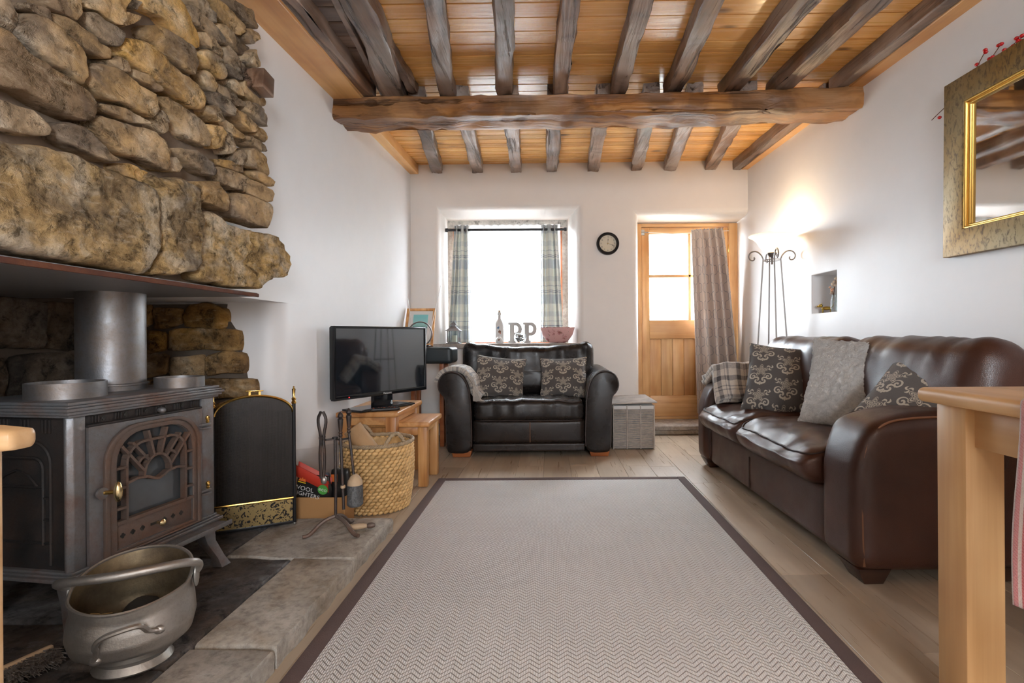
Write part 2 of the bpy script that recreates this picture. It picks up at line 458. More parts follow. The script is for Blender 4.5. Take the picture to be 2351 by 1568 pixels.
def leather(name, base, warm, rough=.34, wr=.5, sp=.42):
    n = NB(name); v = n.coord()
    p = n.vor(v, 170, 'DISTANCE_TO_EDGE'); q = n.noise(v, 2.2, 4, .6); cr = n.noise(v, 13, 3, .5, .2)
    col = n.mix(n.ramp(q, [(.42, 0), (.75, .9)]), base, warm)
    h = n.ramp(p, [(0, 0), (.12, 1)]) * .12 + cr * wr
    return n.fin(col, n.ramp(n.noise(v, 11, 4), [(.3, rough - .05), (.7, rough + .10)]), 0, n.bump(h, .3, .005), spec=sp)
MT['leather_black'] = leather('black_leather', (.016, .0125, .0115), (.032, .018, .012), .27, .4, .28)
MT['leather_crease'] = leather('creased_black_leather', (.014, .012, .012), (.03, .022, .018), .25, .9, .36)
MT['leather_brown'] = leather('brown_leather', (.042, .0165, .011), (.085, .033, .02), .33, .3)
MT['leather_teal'] = leather('blue_black_leather', (.012, .017, .02), (.02, .028, .032), .32, .1)
MT['seam'] = plain('seam_piping', (.03, .014, .01), .5)
MT['seam_warm'] = plain('worn_seam', (.17, .07, .03), .5)

def damask():
    n = NB('damask_fabric'); x, y, z = n.sep(n.coord())
    T = .14
    cu = n.fn('FLOOR', x / T + .5); v = y / (T * 1.08) + (cu % 2.0) * .5
    u = (x / T + .5) % 1.0 - .5; v = ((v % 1.0) - .5) * 1.08
    a = n.fn('ABSOLUTE', u)
    def pol(cx, cy):
        dx, dy = a - cx, v - cy
        return n.fn('SQRT', dx * dx + dy * dy), n.math('ARCTAN2', dx, dy)
    r, th = pol(0.0, .10)
    fl = r - (.19 + .07 * n.fn('COSINE', th * 5.0) + .0)
    flower = (n.fn('SINE', fl * 75.0) > -.15) * (fl < 0.02)
    r2, t2 = pol(.29, -.16)
    scroll = (n.fn('SINE', t2 + r2 * 52.0) > .1) * (r2 < .16)
    r3, t3 = pol(.13, -.33)
    leaf = (n.fn('SINE', t3 * 2.0 - r3 * 40.0) > 0.0) * (r3 < .15)
    r4, t4 = pol(.33, .26)
    leaf2 = (n.fn('COSINE', t4 * 3.0 + r4 * 30.0) > .2) * (r4 < .13)
    r5, t5 = pol(0.0, -.48)
    bud = r5 < (.07 + .04 * n.fn('COSINE', t5 * 4.0))
    m = n.math('MAXIMUM', n.math('MAXIMUM', flower, scroll), n.math('MAXIMUM', leaf, n.math('MAXIMUM', leaf2, bud)))
    wv = n.noise(n.coord(), 380, 2)
    col = n.mix(m, (.095, .085, .08), (.50, .44, .36)); col = n.mix(wv * .35, col, (.02, .02, .02))
    return n.fin(col, .85, 0, n.bump(wv + m * .8, .3, .003), sheen=.2)
MT['damask'] = damask()
def fluffy(name, c1, c2, s=1):
    n = NB(name); v = n.coord(); f = n.noise(n.map(v, (42 * s, 42 * s, 30 * s)), 1, 5, .75, 1.2); q = n.noise(v, 6, 3)
    col = n.mix(n.ramp(f, [(.3, 0), (.65, 1)]), c1, c2); col = n.mix(n.ramp(q, [(.35, 0), (.7, .5)]), col, c1)
    return n.fin(col, .95, 0, n.bump(f, 1.0, .03), sheen=.6)
MT['fluffy'] = fluffy('shaggy_grey_fabric', (.52, .50, .475), (.90, .885, .86))
def stripes(n, u, period, bands):
    """bands: (centre, half width, weight) on a repeating 0-1 coordinate"""
    t = (u / period) % 1.0; tot = None
    for c, w, k in bands:
        d = n.fn('ABSOLUTE', t - c); b = (d < w) * k; tot = b if tot is None else tot + b
    return tot
def plaid_throw():
    n = NB('wool_plaid'); x, y, z = n.sep(n.coord('UV'))
    x, y = x * .8, y * .8
    a = stripes(n, x, .11, [(.2, .09, 1), (.5, .02, .7), (.62, .02, .7), (.85, .05, .6)]); b = stripes(n, y, .11, [(.25, .1, 1), (.55, .02, .7), (.7, .05, .8)])
    f = n.noise(n.coord(), 160, 4, .7); d = (a + b) * .42 + (f - .5) * .5
    col = n.ramp(d, [(.0, (.58, .52, .45)), (.3, (.33, .30, .28)), (.8, (.04, .038, .042))])
    return n.fin(col, .95, 0, n.bump(f, .7, .006), sheen=.6)
MT['throw'] = plaid_throw()
MT['fringe'] = plain('throw_fringe', (.44, .40, .36), .95, var=.7, bs=200)
def plaid_curtain():
    n = NB('green_plaid_curtain'); x, y, z = n.sep(n.coord('UV'))
    a = stripes(n, x, .30, [(.2, .14, .55), (.5, .012, 1.3), (.56, .012, 1.3), (.8, .1, .35)]); b = stripes(n, y, .34, [(.22, .13, .6), (.42, .012, 1.3), (.47, .01, 1.3), (.6, .01, 1.0), (.8, .07, .4)])
    f = n.noise(n.coord(), 300, 2); d = (a + b) * .5
    col = n.ramp(d, [(0, (.80, .78, .70)), (.3, (.64, .655, .63)), (.6, (.46, .485, .52)), (1, (.2, .21, .26))])
    col = n.mix(f * .3, col, (.3, .3, .3))
    n.fin(col, .9, 0, n.bump(f, .2, .002))
    tr = n.node('ShaderNodeBsdfTranslucent', [col]); mx = n.node('ShaderNodeMixShader', [.3, S(n, n.b.outputs[0]), tr]); n.set(n.out.inputs[0], mx)
    return n.mat
MT['plaid'] = plaid_curtain()
def trellis():
    n = NB('taupe_trellis_curtain'); x, y, z = n.sep(n.coord('UV'))
    u, v = x * (2 * pi / .115), y * (2 * pi / .17)
    g = n.fn('COSINE', u) + n.fn('COSINE', v) + .28 * n.fn('COSINE', u * 3.0) - .28 * n.fn('COSINE', v * 3.0)
    line = n.fn('ABSOLUTE', g) < .2
    f = n.noise(n.coord(), 250, 2)
    col = n.mix(line, (.62, .52, .46), (.26, .245, .255))
    n.fin(n.mix(f * .25, col, (.3, .25, .22)), n.mix(line, .33, .6), 0, n.bump(f, .1, .002), sheen=.5, spec=.6)
    tr = n.node('ShaderNodeBsdfTranslucent', [col]); mx = n.node('ShaderNodeMixShader', [.12, S(n, n.b.outputs[0]), tr]); n.set(n.out.inputs[0], mx)
    return n.mat
MT['trellis'] = trellis()
def net():
    n = NB('sheer_net'); x, y, z = n.sep(n.coord('UV'))
    dots = (n.fn('ABSOLUTE', y - .235) < .006) + (n.fn('ABSOLUTE', y - .115) < .006)
    dots = dots * (n.fn('ABSOLUTE', ((x / .045) % 1.0) - .5) < .13)
    lace = (y < .09) * (n.noise(n.map(n.coord('UV'), (60, 60, 60)), 1, 3) > .47)
    head = (y > .93) * .65
    a = n.math('MINIMUM', .62 + dots * .75 + lace * .4 + head, .97)
    d = n.node('ShaderNodeBsdfDiffuse', [(.85, .86, .88, 1)]); t = n.node('ShaderNodeBsdfTranslucent', [(.85, .86, .88, 1)])
    b = n.node('ShaderNodeMixShader', [.5, d, t]); tr = n.node('ShaderNodeBsdfTransparent', [(1, 1, 1, 1)])
    n.set(n.out.inputs[0], n.node('ShaderNodeMixShader', [a, tr, b])); return n.mat
MT['net'] = net()
def rug():
    n = NB('herringbone_rug'); x, y, z = n.sep(n.coord()); P = .052
    tri = n.fn('ABSOLUTE', ((x / P) % 1.0) - .5) * 2.0
    s1 = ((y / .0185) + tri * 1.35) % 1.0
    rib = n.fn('ABSOLUTE', s1 - .5) * 2.0
    yarn = n.fn('ABSOLUTE', ((x / .0065) % 1.0) - .5) * 2.0
    f = n.noise(n.coord(), 240, 3, .7); q = n.noise(n.coord(), 3, 3)
    h = n.ramp(rib, [(.04, 0), (.26, 1)]) * (.72 + yarn * .28)
    col = n.mix(h, (.36, .285, .23), (.90, .89, .885)); col = n.mix(f * .3, col, (.60, .575, .56)); col = n.hsv(col, q * .2 + .9)
    return n.fin(col, .95, 0, n.bump(h + f * .3, .9, .008), spec=.2)
MT['rug'] = rug()
MT['rug_border'] = plain('rug_binding', (.098, .062, .056), .9, var=.2, bump=.5, bs=300)

def iron(name, base, rust, amt=.5, rough=.5, metal=.55, bump=.35):
    n = NB(name); v = n.coord(); a = n.noise(v, 7, 6, .65, .4); c = n.noise(v, 130, 4, .7)
    col = n.mix(n.ramp(a, [(.42, 0), (.68, amt)]), base, rust); col = n.mix(n.ramp(c, [(.5, 0), (.8, .35)]), col, tuple(x * .4 for x in base))
    return n.fin(col, n.ramp(a, [(.3, rough - .08), (.7, rough + .25)]), metal, n.bump(c, bump, .003))
MT['iron'] = iron('cast_iron', (.20, .207, .22), (.17, .085, .05), .75, .42)
MT['iron_rust'] = iron('rusty_iron', (.15, .115, .10), (.19, .09, .05), .75, .5, .45)
MT['iron_dark'] = iron('dark_iron', (.035, .034, .035), (.08, .045, .03), .5, .5)
MT['wrought'] = iron('wrought_iron', (.045, .045, .048), (.15, .08, .05), .7, .38, .6)
MT['flue'] = iron('flue_steel', (.26, .26, .27), (.24, .17, .12), .75, .36, .8, .15)
MT['plate'] = iron('rust_plate_edge', (.09, .03, .018), (.20, .075, .035), .8, .8, .1)
MT['plate_under'] = plain('grey_painted_plate', (.20, .20, .21), .5, var=.25, bump=.3)
MT['pewter'] = iron('dull_pewter', (.46, .45, .43), (.34, .31, .27), .7, .32, .85, .25)
MT['pewter_in'] = iron('tarnished_inside', (.26, .20, .12), (.10, .08, .06), .8, .45, .8, .3)
MT['brass'] = plain('polished_brass', (.72, .47, .14), .22, 1.0, .1)
MT['brass_pale'] = plain('pale_brass_knob', (.80, .66, .38), .25, 1.0, .08)
MT['black'] = plain('black_metal', (.018, .018, .02), .35, .3)
MT['black_gloss'] = plain('gloss_black_plastic', (.008, .009, .011), .12)
MT['screen'] = plain('tv_screen', (.010, .014, .019), .06, var=.05, spec=1.0, coat=1.0)
MT['rubber'] = plain('black_rubber', (.02, .02, .02), .6)
MT['white'] = plain('white_paint', (.72, .70, .68), .6, var=.04)
MT['letter'] = plain('driftwood_white', (.50, .49, .47), .75, var=.12, bump=.3, bs=70)
MT['ceramic'] = plain('white_ceramic', (.70, .70, .69), .25, var=.03)
MT['cork'] = plain('cork', (.45, .33, .22), .8, var=.2)
MT['cream'] = plain('clock_face', (.66, .60, .47), .6, var=.05)
MT['ink'] = plain('black_ink', (.02, .018, .016), .6)
MT['clock_frame'] = plain('bronze_black_frame', (.032, .026, .024), .25, .2)
MT['candle'] = plain('ivory_wax', (.75, .73, .6), .5, var=.03)
MT['lantern'] = iron('weathered_tin', (.22, .25, .27), (.26, .13, .08), .6, .45, .6)
MT['cardboard'] = plain('cardboard', (.42, .22, .085), .85, var=.1, bump=.2, bs=90)
MT['bag_black'] = plain('black_bag', (.018, .017, .016), .3)
MT['bag_red'] = plain('red_bag_top', (.50, .045, .025), .3)
MT['green'] = plain('green_print', (.08, .35, .06), .5)
MT['orange'] = plain('orange_print', (.75, .17, .03), .5)
MT['yellow'] = plain('yellow_print', (.8, .55, .03), .5)
MT['white_ink'] = plain('white_print', (.75, .74, .72), .5)
MT['red'] = plain('red_berry', (.50, .012, .014), .22)
MT['twig'] = plain('twig', (.12, .055, .03), .8)
MT['blue_bird'] = plain('blue_print', (.10, .22, .40), .6)
MT['brown_print'] = plain('brown_print', (.22, .10, .06), .6)
MT['red_print'] = plain('red_print', (.5, .09, .04), .6)
MT['bristle'] = fluffy('brown_bristle', (.035, .018, .010), (.15, .085, .05), 1.5)
MT['bristle_blk'] = fluffy('blue_black_bristle', (.006, .008, .012), (.025, .03, .04), 1.5)
MT['coal'] = plain('coal', (.03, .028, .025), .7, var=.4, bump=.8, bs=60)
MT['straw'] = plain('straw', (.50, .33, .13), .8)
MT['bark'] = plain('cut_log', (.46, .29, .15), .8, var=.3, bump=.6, bs=60)
MT['handle_wood'] = plain('worn_pale_wood', (.5, .36, .23), .7, var=.25, bump=.3)
MT['gold_dog'] = plain('brass_dog', (.45, .32, .07), .3, 1.0)
MT['flower'] = plain('dried_flower', (.72, .58, .46), .8, var=.15)
MT['flower_p'] = plain('peach_flower', (.72, .40, .26), .8, var=.15)
MT['lamp_metal'] = plain('pewter_grey_metal', (.22, .20, .19), .38, .75)
MT['cord'] = plain('white_cord', (.72, .71, .70), .6)
MT['lining'] = plain('blue_grey_lining', (.16, .20, .25), .9)
def wicker(name, a, b, rv=.2):
    n = NB(name); v = n.off(n.coord()); f = n.noise(v, 60, 4, .6); q = n.noise(v, 13, 3)
    col = n.mix(f, a, b); col = n.mix(n.ramp(q, [(.45, 0), (.7, .6)]), col, tuple(x * .55 for x in a))
    return n.fin(n.hsv(col, n.rnd() * 2 * rv + 1 - rv), .62, 0, n.bump(f, .3, .003))
MT['hyacinth'] = wicker('water_hyacinth', (.52, .28, .085), (.84, .58, .28), .12)
MT['rope'] = wicker('twisted_rope', (.30, .21, .12), (.52, .39, .25), .05)
MT['grey_rope'] = wicker('grey_paper_rope', (.36, .31, .27), (.58, .52, .47), .08)
def glass(name, alpha=.12, col=(.9, .95, .95), rough=.02):
    n = NB(name); g = n.node('ShaderNodeBsdfGlossy', [(1, 1, 1, 1), rough]); t = n.node('ShaderNodeBsdfTransparent', [(*col, 1)])
    fr = n.math('POWER', n.node('ShaderNodeLayerWeight', [.5], out='Facing'), 5.0); n.set(n.out.inputs[0], n.node('ShaderNodeMixShader', [fr * .75 + alpha, t, g])); return n.mat
MT['glass'] = glass('window_glass', .03, (.97, .98, .98))
MT['glass_bowl'] = glass('clear_glass', .06, (.93, .96, .96), .04)
MT['film'] = glass('clear_plastic_film', .05, (.97, .97, .97), .12)
MT['stove_glass'] = plain('smoked_stove_glass', (.05, .058, .065), .08, var=.5, spec=.8)
def screen_mesh():
    n = NB('fine_wire_mesh'); x, y, z = n.sep(n.coord())
    g = (n.fn('ABSOLUTE', ((x / .005) % 1.0) - .5) > .3) + (n.fn('ABSOLUTE', ((z / .005) % 1.0) - .5) > .3)
    a = n.math('MINIMUM', g, 1.0) * .3 + .68
    return n.fin(n.mix(n.noise(n.coord(), 8, 4), (.012, .011, .011), (.04, .032, .027)), .38, .55, n.bump(g, .6, .002), alpha=a)
MT['mesh'] = screen_mesh()
def pierced_brass():
    n = NB('pierced_brass'); v = n.coord(); d = n.noise(n.map(v, (48, 48, 48)), 1, 2, .5, 1.8); h = n.vor(v, 62)
    m = n.math('MAXIMUM', (d > .56), (h < .16))
    return n.fin(n.mix(m, (.62, .47, .22), (.012, .01, .009)), n.mix(m, .28, .8), n.mix(m, .95, 0.0), n.bump(1.0 - m, .6, .004))
MT['pierced'] = pierced_brass()
def gold():
    n = NB('antique_gold'); v = n.coord(); a = n.noise(n.map(v, (60, 60, 28)), 1, 6, .7, .6); b = n.noise(v, 3.5, 4)
    col = n.mix(n.ramp(b, [(.35, 0), (.65, 1)]), (.26, .145, .03), (.25, .18, .08)); col = n.mix(n.ramp(a, [(.5, 0), (.62, .8)]), col, (.07, .042, .018))
    return n.fin(col, n.ramp(a, [(.3, .42), (.7, .6)]), .45, n.bump(a, .2, .003))
MT['gold'] = gold()
MT['gold_bright'] = plain('bright_gilt', (.80, .50, .13), .3, .8, .15)
MT['mirror'] = plain('mirror_glass', (.86, .88, .88), .015, 1.0, 0)
def pink():
    n = NB('pink_floral_ceramic'); v = n.coord(); f = n.noise(n.map(v, (30, 30, 30)), 1, 4, .7, 1.2); d = n.vor(v, 13)
    m = n.ramp(d, [(.22, 1), (.42, 0)])
    col = n.mix(n.ramp(f, [(.48, 0), (.56, 1)]) * m, (.72, .42, .40), (.36, .10, .10)); col = n.mix(n.ramp(f, [(.6, 0), (.64, .7)]), col, (.28, .22, .14))
    return n.fin(col, .22)
MT['pink'] = pink()
def picture():
    n = NB('seaside_print'); x, y, z = n.sep(n.coord()); f = n.noise(n.map(n.coord(), (30, 30, 60)), 1, 5)
    col = n.ramp(z * 5.5 + .55 + (f - .5) * .25, [(.15, (.45, .47, .45)), (.3, (.22, .30, .32)), (.42, (.42, .52, .50)), (.5, (.10, .28, .26)), (.62, (.35, .62, .60)), (1, (.22, .55, .56))])
    return n.fin(col, .4)
MT['print'] = picture()
def towel():
    n = NB('red_white_towel'); x, y, z = n.sep(n.coord('UV')); a = stripes(n, x, .045, [(.2, .16, 1), (.62, .1, .8), (.85, .05, .6)]); f = n.noise(n.coord(), 260, 3)
    tw = ((x * 110.0 + y * 160.0) % 1.0) * .35
    col = n.mix(n.math('MINIMUM', a, 1.0) * (.65 + tw), (.66, .58, .54), (.50, .035, .06)); return n.fin(n.mix(f * .3, col, (.4, .2, .2)), .95, 0, n.bump(f + tw, .7, .005), sheen=.4)
MT['towel'] = towel()
def lampglass():
    n = NB('alabaster_glass'); n.fin((.9, .82, .7), .4, emit=(1.0, .80, .52), estr=1.3)
    tr = n.node('ShaderNodeBsdfTranslucent', [(.95, .85, .7, 1)]); n.set(n.out.inputs[0], n.node('ShaderNodeMixShader', [.45, S(n, n.b.outputs[0]), tr])); return n.mat
MT['lampglass'] = lampglass()
MT['led'] = NB('red_led').fin((.5, 0, 0), .4, emit=(1, .02, .02), estr=6)
MT['ext_wall'] = stone_mat('exterior_rubble', [(.4, .38, .34), (.5, .48, .44), (.55, .52, .48), (.62, .6, .56)], (.35, .33, .3), .4, bump=.5)
MT['grass'] = plain('gravel_yard', (.30, .29, .27), .9, var=.3)
MT['leaf'] = plain('shrub_leaf', (.07, .15, .05), .8, var=.4)
MT['slate'] = plain('roof_slate', (.16, .165, .18), .7)

# ------------------------------------------------------------------ the room
ZT = 2.62
WX0, WX1, WZ0, WZ1 = -1.008, .264, .835, 2.075
DX0, DZ1 = .812, 2.015
def wall_back():
    bm = bmesh.new(); rim = []
    xs = [XL - .02, WX0, WX1, DX0, XR]; zs = [-.02, WZ0, DZ1, WZ1, ZT]
    V = {(i, j): bm.verts.new((xs[i], YB, zs[j])) for i in range(5) for j in range(5)}
    hole = {(1, 1): 1, (1, 2): 1, (3, 0): 2, (3, 1): 2}
    for i in range(4):
        for j in range(4):
            if (i, j) not in hole: bm.faces.new([V[i, j], V[i + 1, j], V[i + 1, j + 1], V[i, j + 1]])
    def reveal(loop, back, bevel_edges):
        B = [bm.verts.new(b) for b in back]
        for k in range(len(loop) - 1):
            bm.faces.new([V[loop[k]], V[loop[k + 1]], B[k + 1], B[k]])
            if k in bevel_edges: rim.append(bm.edges.get([V[loop[k]], V[loop[k + 1]]]))
    zi = WZ1 - .03; zm = DZ1
    reveal([(1, 1), (1, 2), (1, 3), (2, 3), (2, 2), (2, 1), (1, 1)],
           [(-.998, YWIN, WZ0), (-.998, YWIN, zm - .02), (-.998, YWIN, zi), (.175, YWIN, zi), (.175, YWIN, zm - .02), (.175, YWIN, WZ0), (-.998, YWIN, WZ0)], (0, 1, 2, 3, 4))
    reveal([(3, 0), (3, 1), (3, 2), (4, 2)], [(.875, YD + .08, -.02), (.875, YD + .08, WZ0), (.875, YD + .08, DZ1 - .025), (XR, YD + .08, DZ1 - .025)], (0, 1, 2))
    bmesh.ops.remove_doubles(bm, verts=bm.verts, dist=1e-5)
    bmesh.ops.recalc_face_normals(bm, faces=bm.faces)
    rim2 = [e for e in rim if e.is_valid]
    bmesh.ops.bevel(bm, geom=rim2, offset=.055, segments=6, affect='EDGES', profile=.5)
    me = bpy.data.meshes.new('wall_back'); bm.to_mesh(me); bm.free(); me.shade_smooth(); me.set_sharp_from_angle(angle=radians(35)); me.materials.append(MT['plaster_warm_lit'])
    return link('wall_back', me, None, Matrix.Identity(4), 'structure')
wall_back()

NY0, NY1, NZ0, NZ1 = 3.33, 3.645, 1.045, 1.31
def wall_right():
    bm = bmesh.new(); ys = [YR, NY0, NY1, YD + .1]; zs = [-.02, NZ0, NZ1, ZT]
    V = {(i, j): bm.verts.new((XR, ys[i], zs[j])) for i in range(4) for j in range(4)}
    for i in range(3):
        for j in range(3):
            if (i, j) != (1, 1): bm.faces.new([V[i, j], V[i + 1, j], V[i + 1, j + 1], V[i, j + 1]])
    lp = [(1, 1), (2, 1), (2, 2), (1, 2)]; B = [bm.verts.new((XR + .26, ys[i], zs[j])) for i, j in lp]
    for k in range(4): bm.faces.new([V[lp[k]], V[lp[(k + 1) % 4]], B[(k + 1) % 4], B[k]])
    bm.faces.new(B)
    es = [bm.edges.get([V[lp[k]], V[lp[(k + 1) % 4]]]) for k in range(4)]
    bmesh.ops.recalc_face_normals(bm, faces=bm.faces)
    bmesh.ops.bevel(bm, geom=es, offset=.008, segments=3, affect='EDGES', profile=.5)
    me = bpy.data.meshes.new('wall_right'); bm.to_mesh(me); bm.free(); me.shade_smooth(); me.set_sharp_from_angle(angle=radians(35)); me.materials.append(MT['plaster'])
    return link('wall_right', me, None, Matrix.Identity(4), 'structure')
wall_right()

CHK, XREC, LZ = 2.45, -2.0, 1.07        # far cheek of the fireplace, its back, the lintel's underside
YN = .78                                # near cheek
def wall_left():
    mb = MB()
    arc = [(XL - .1 + .1 * sin(a), CHK + .1 - .1 * cos(a)) for a in [pi / 2 * k / 8 for k in range(9)]]
    prof = [(XREC, CHK), (XREC + .3, CHK)] + arc + [(XL, CHK + .4), (XL, YB + .01)]
    def wallstrip(p, z0, z1):
        n = len(p); mb.add([(x, y, z) for z in (z0, z1) for x, y in p], [(i, i + 1, n + i + 1, n + i) for i in range(n - 1)])
    wallstrip(prof, -.02, LZ)
    wallstrip([(XL, 1.7), (XL, 2.05), (XL, YB + .01)], LZ, ZT)
    mb.add([(XREC, 1.9, LZ), (XL, 1.9, LZ), (XL, CHK + .12, LZ), (XREC, CHK + .12, LZ)], [(0, 1, 2, 3)])
    wallstrip([(XL, YR), (XL, YN), (XREC, YN)], -.02, LZ); wallstrip([(XL, YR), (XL, 1.7)], LZ, ZT)
    return obj('wall_left', mb, MT['plaster'], kind='structure', sharp=60)
wall_left()
rw = MB()
for (x0, x1, z0, z1) in ((XL, .3, 0, ZT), (1.2, XR, 0, ZT), (.3, 1.2, 0, 1.1), (.3, 1.2, 2.05, ZT)): rw.box(x0, x1, YR - .12, YR, z0 - (.02 if z0 == 0 else 0), z1)
obj('wall_rear', rw, MT['plaster'], kind='structure')
rf = MB()
for (x0, x1, z0, z1) in ((.3, .35, 1.1, 2.05), (1.15, 1.2, 1.1, 2.05), (.35, 1.15, 1.1, 1.15), (.35, 1.15, 2.0, 2.05), (.73, .77, 1.15, 2.0)): rf.box(x0, x1, YR - .1, YR - .04, z0, z1)
obj('window_2', rf, MT['white'], kind='structure', bevel=.004)

# floor: one plank after another, running away from the camera
fl = obj('floor', MB().box(XREC - .05, XR + .02, YR, YD + .12, -.06, -.0125), MT['soot'], kind='structure')
PW, PL = .182, 1.22
pm = obj('plank', MB().box(-PW / 2 + .0006, PW / 2 - .0006, -PL / 2 + .0006, PL / 2 - .0006, -.012, 0), MT['floor'], fl, M=Matrix.Translation((0, 0, -9)), bevel=.0012, seg=1)
first = True; x = XL + .04
while x < XR - .02:
    y = YR - random.random() * PL
    while y < YB + .3:
        yc = y + PL / 2
        if yc + PL / 2 > YR:
            M = Matrix.Translation((x, yc, 0))
            if first: pm.matrix_basis = PM[fl.name].inverted() @ M; PM[pm.name] = M; first = False
            else: copy_obj(pm, M, fl)
        y += PL
    x += PW
kl = tag(bpy.data.objects.new('fill_light_box', None), 'flat white box added for the warm fill light behind the camera', 'lamp'); COL.objects.link(kl); kl.location = (.2, -1.45, 2.16); PM[kl.name] = Matrix.Translation(kl.location)  # unseen fixture, added to go with the warm fill light
obj('housing', MB().box(-.12, .52, -1.77, -1.13, 2.135, 2.2), MT['white'], kl, bevel=.01); obj('hanger', MB().tube([(.2, -1.45, 2.2), (.2, -1.45, 2.26)], .02, 10), MT['white'], kl)
obj('baseboard_rear', MB().box(XL, XR, YR, YR + .015, 0, .1), MT['white'], kind='structure')

# ceiling: backing and boards
cb = MB().add([(XL - .1, YR, ZC(XL, YR) + .03), (XR + .05, YR, ZC(XR, YR) + .03), (XR + .05, YB + .05, ZC(XR, YB) + .03), (XL - .1, YB + .05, ZC(XL, YB) + .03)], [(0, 1, 2, 3)])
ce = obj('ceiling', cb, MT['dark_board'], kind='structure')
def board(x0, x1, y0, y1, dz, mat):
    mb = MB(); P = []
    for t in (0, .022):
        for y in (y0, y1):
            for x in (x0, x1): P.append((x, y, ZC(x, y) + t + dz))
    mb.add(P, [(0, 2, 3, 1), (4, 5, 7, 6), (0, 1, 5, 4), (2, 6, 7, 3), (0, 4, 6, 2), (1, 3, 7, 5)])
    return obj('board', mb, mat, ce, bevel=.004, seg=1)
y = YB + .02
while y > -1.2:
    w = .098 if y > 3.2 else .118
    if y > 3.2: board(XL - .02, XR + .02, y - w + .002, y, 0, MT['pine'])
    else:
        board(-.86, XR + .02, y - w + .002, y, random.uniform(-.001, .001), MT['pine'])
        if y > .2: board(XL - .02, -.865, y - w + .004 + random.uniform(0, .006), y, random.uniform(-.012, -.002), MT['dark_board'])
    y -= w

# pine trims where ceiling meets side walls
def trim(n, x0, x1, y0, y1, z0, z1):
    mb = MB(); P = []
    for t in (z0, z1):
        for y in (y0, y1):
            for x in (x0, x1): P.append((x, y, ZC(x, y) + t))
    mb.add(P, [(0, 2, 3, 1), (4, 5, 7, 6), (0, 1, 5, 4), (2, 6, 7, 3), (0, 4, 6, 2), (1, 3, 7, 5)])
    return obj('trim_%d' % n, mb, MT['trim_pine'], kind='structure', bevel=.003, seg=1)
trim(1, XL - .01, XL + .075, 3.27, YB, -.085, -.001); trim(2, XL - .01, XL + .175, -.8, 3.12, -.098, -.001)
trim(3, XR - .06, XR + .01, 3.27, YB, -.085, -.001); trim(4, XR - .08, XR + .01, -.8, 3.1, -.095, -.001)

def log(path, w, h, seed, amp=.006, top=True, nl=26, sq=10):
    """rough squared timber: path of (x, y, z of its axis)"""
    P = chaikin(path, 2); L = resample_open(P, nl); mb = MB(); vs = []; n = 28
    for i, p in enumerate(L):
        t = (L[min(i + 1, nl - 1)] - L[max(i - 1, 0)]).normalized(); side = t.cross(Vector((0, 0, 1))).normalized(); up = side.cross(t)
        for k in range(n):
            e, m7 = divmod(k, 7); m7 = (m7 - 3) / 3.25; wv = 1 + .10 * nz((p.x, p.y, 0), 2.2, seed + 9)
            c, s_ = ((1, m7), (-m7, 1), (-1, -m7), (m7, -1))[e]
            if abs(m7) > .9: c, s_ = c * .985, s_ * .985
            q = p + side * (c * w / 2 * wv) + up * (s_ * h / 2)
            ql = p + side * (c * w) + up * (s_ * h); d = amp * (nz(q, 6, seed) * 1.5 + nz(q, 19, seed + 1) + .5 * nz(q, 45, seed + 2)) - amp * 1.6 * max(0, nz((ql - t * ql.dot(t) * .93) , 30, seed + 5) - .25)
            vs.append(q + (side * (c if e in (0, 2) else 0) + up * (s_ if e in (1, 3) else 0)) * d)
    fs = [(i * n + k, (i + 1) * n + k, (i + 1) * n + (k + 1) % n, i * n + (k + 1) % n) for i in range(nl - 1) for k in range(n)]
    fs += [tuple(range(n)), tuple((nl - 1) * n + k for k in range(n - 1, -1, -1))]
    return mb.add(vs, fs)
def resample_open(P, n):
    L = [(P[i + 1] - P[i]).length for i in range(len(P) - 1)]; T = sum(L); out = []
    for k in range(n):
        d = T * k / (n - 1); i = 0
        while i < len(L) - 1 and d > L[i]: d -= L[i]; i += 1
        out.append(P[i].lerp(P[i + 1], min(1, d / L[i])))
    return out
bp = [(XL - .05, 3.2, 2.262), (-.6, 3.19, 2.262), (.1, 3.175, 2.262), (.8, 3.165, 2.258), (1.35, 3.15, 2.272), (XR + .04, 3.15, 2.29)]
tag(obj('main_beam', log(bp, .225, .125, 3, .011, nl=70, sq=10), MT['beam'], sharp=38), 'huge rough-hewn oak beam spanning the room below the joists', 'beam')
# joists in front of the main beam: photo points along each one, bottom face
FJ = [([(893, 205), (872, 120), (812, 0)], .125, 'thick curved grey joist nearest the left wall, in front of the main beam'),
      ([(1020, 205), (1012, 110), (998, 0)], .092, 'curved joist, second from the left wall, in front of the main beam'),
      ([(1157, 205), (1160, 100), (1158, 0)], .085, 'split joist, third from the left wall, in front of the main beam'),
      ([(1288, 200), (1296, 110), (1313, 0)], .085, 'straight joist, fourth from the left wall, in front of the main beam'),
      ([(1424, 200), (1448, 110), (1480, 0)], .085, 'straight joist, fifth from the left wall, in front of the main beam'),
      ([(1556, 195), (1592, 110), (1640, 0)], .095, 'notched joist, sixth from the left wall, in front of the main beam'),
      ([(1697, 188), (1765, 110), (1855, 0)], .10, 'broad joist, seventh from the left wall, in front of the main beam'),
      ([(1820, 183), (1905, 105), (2020, 0)], .10, 'broad joist, eighth from the left wall, in front of the main beam')]
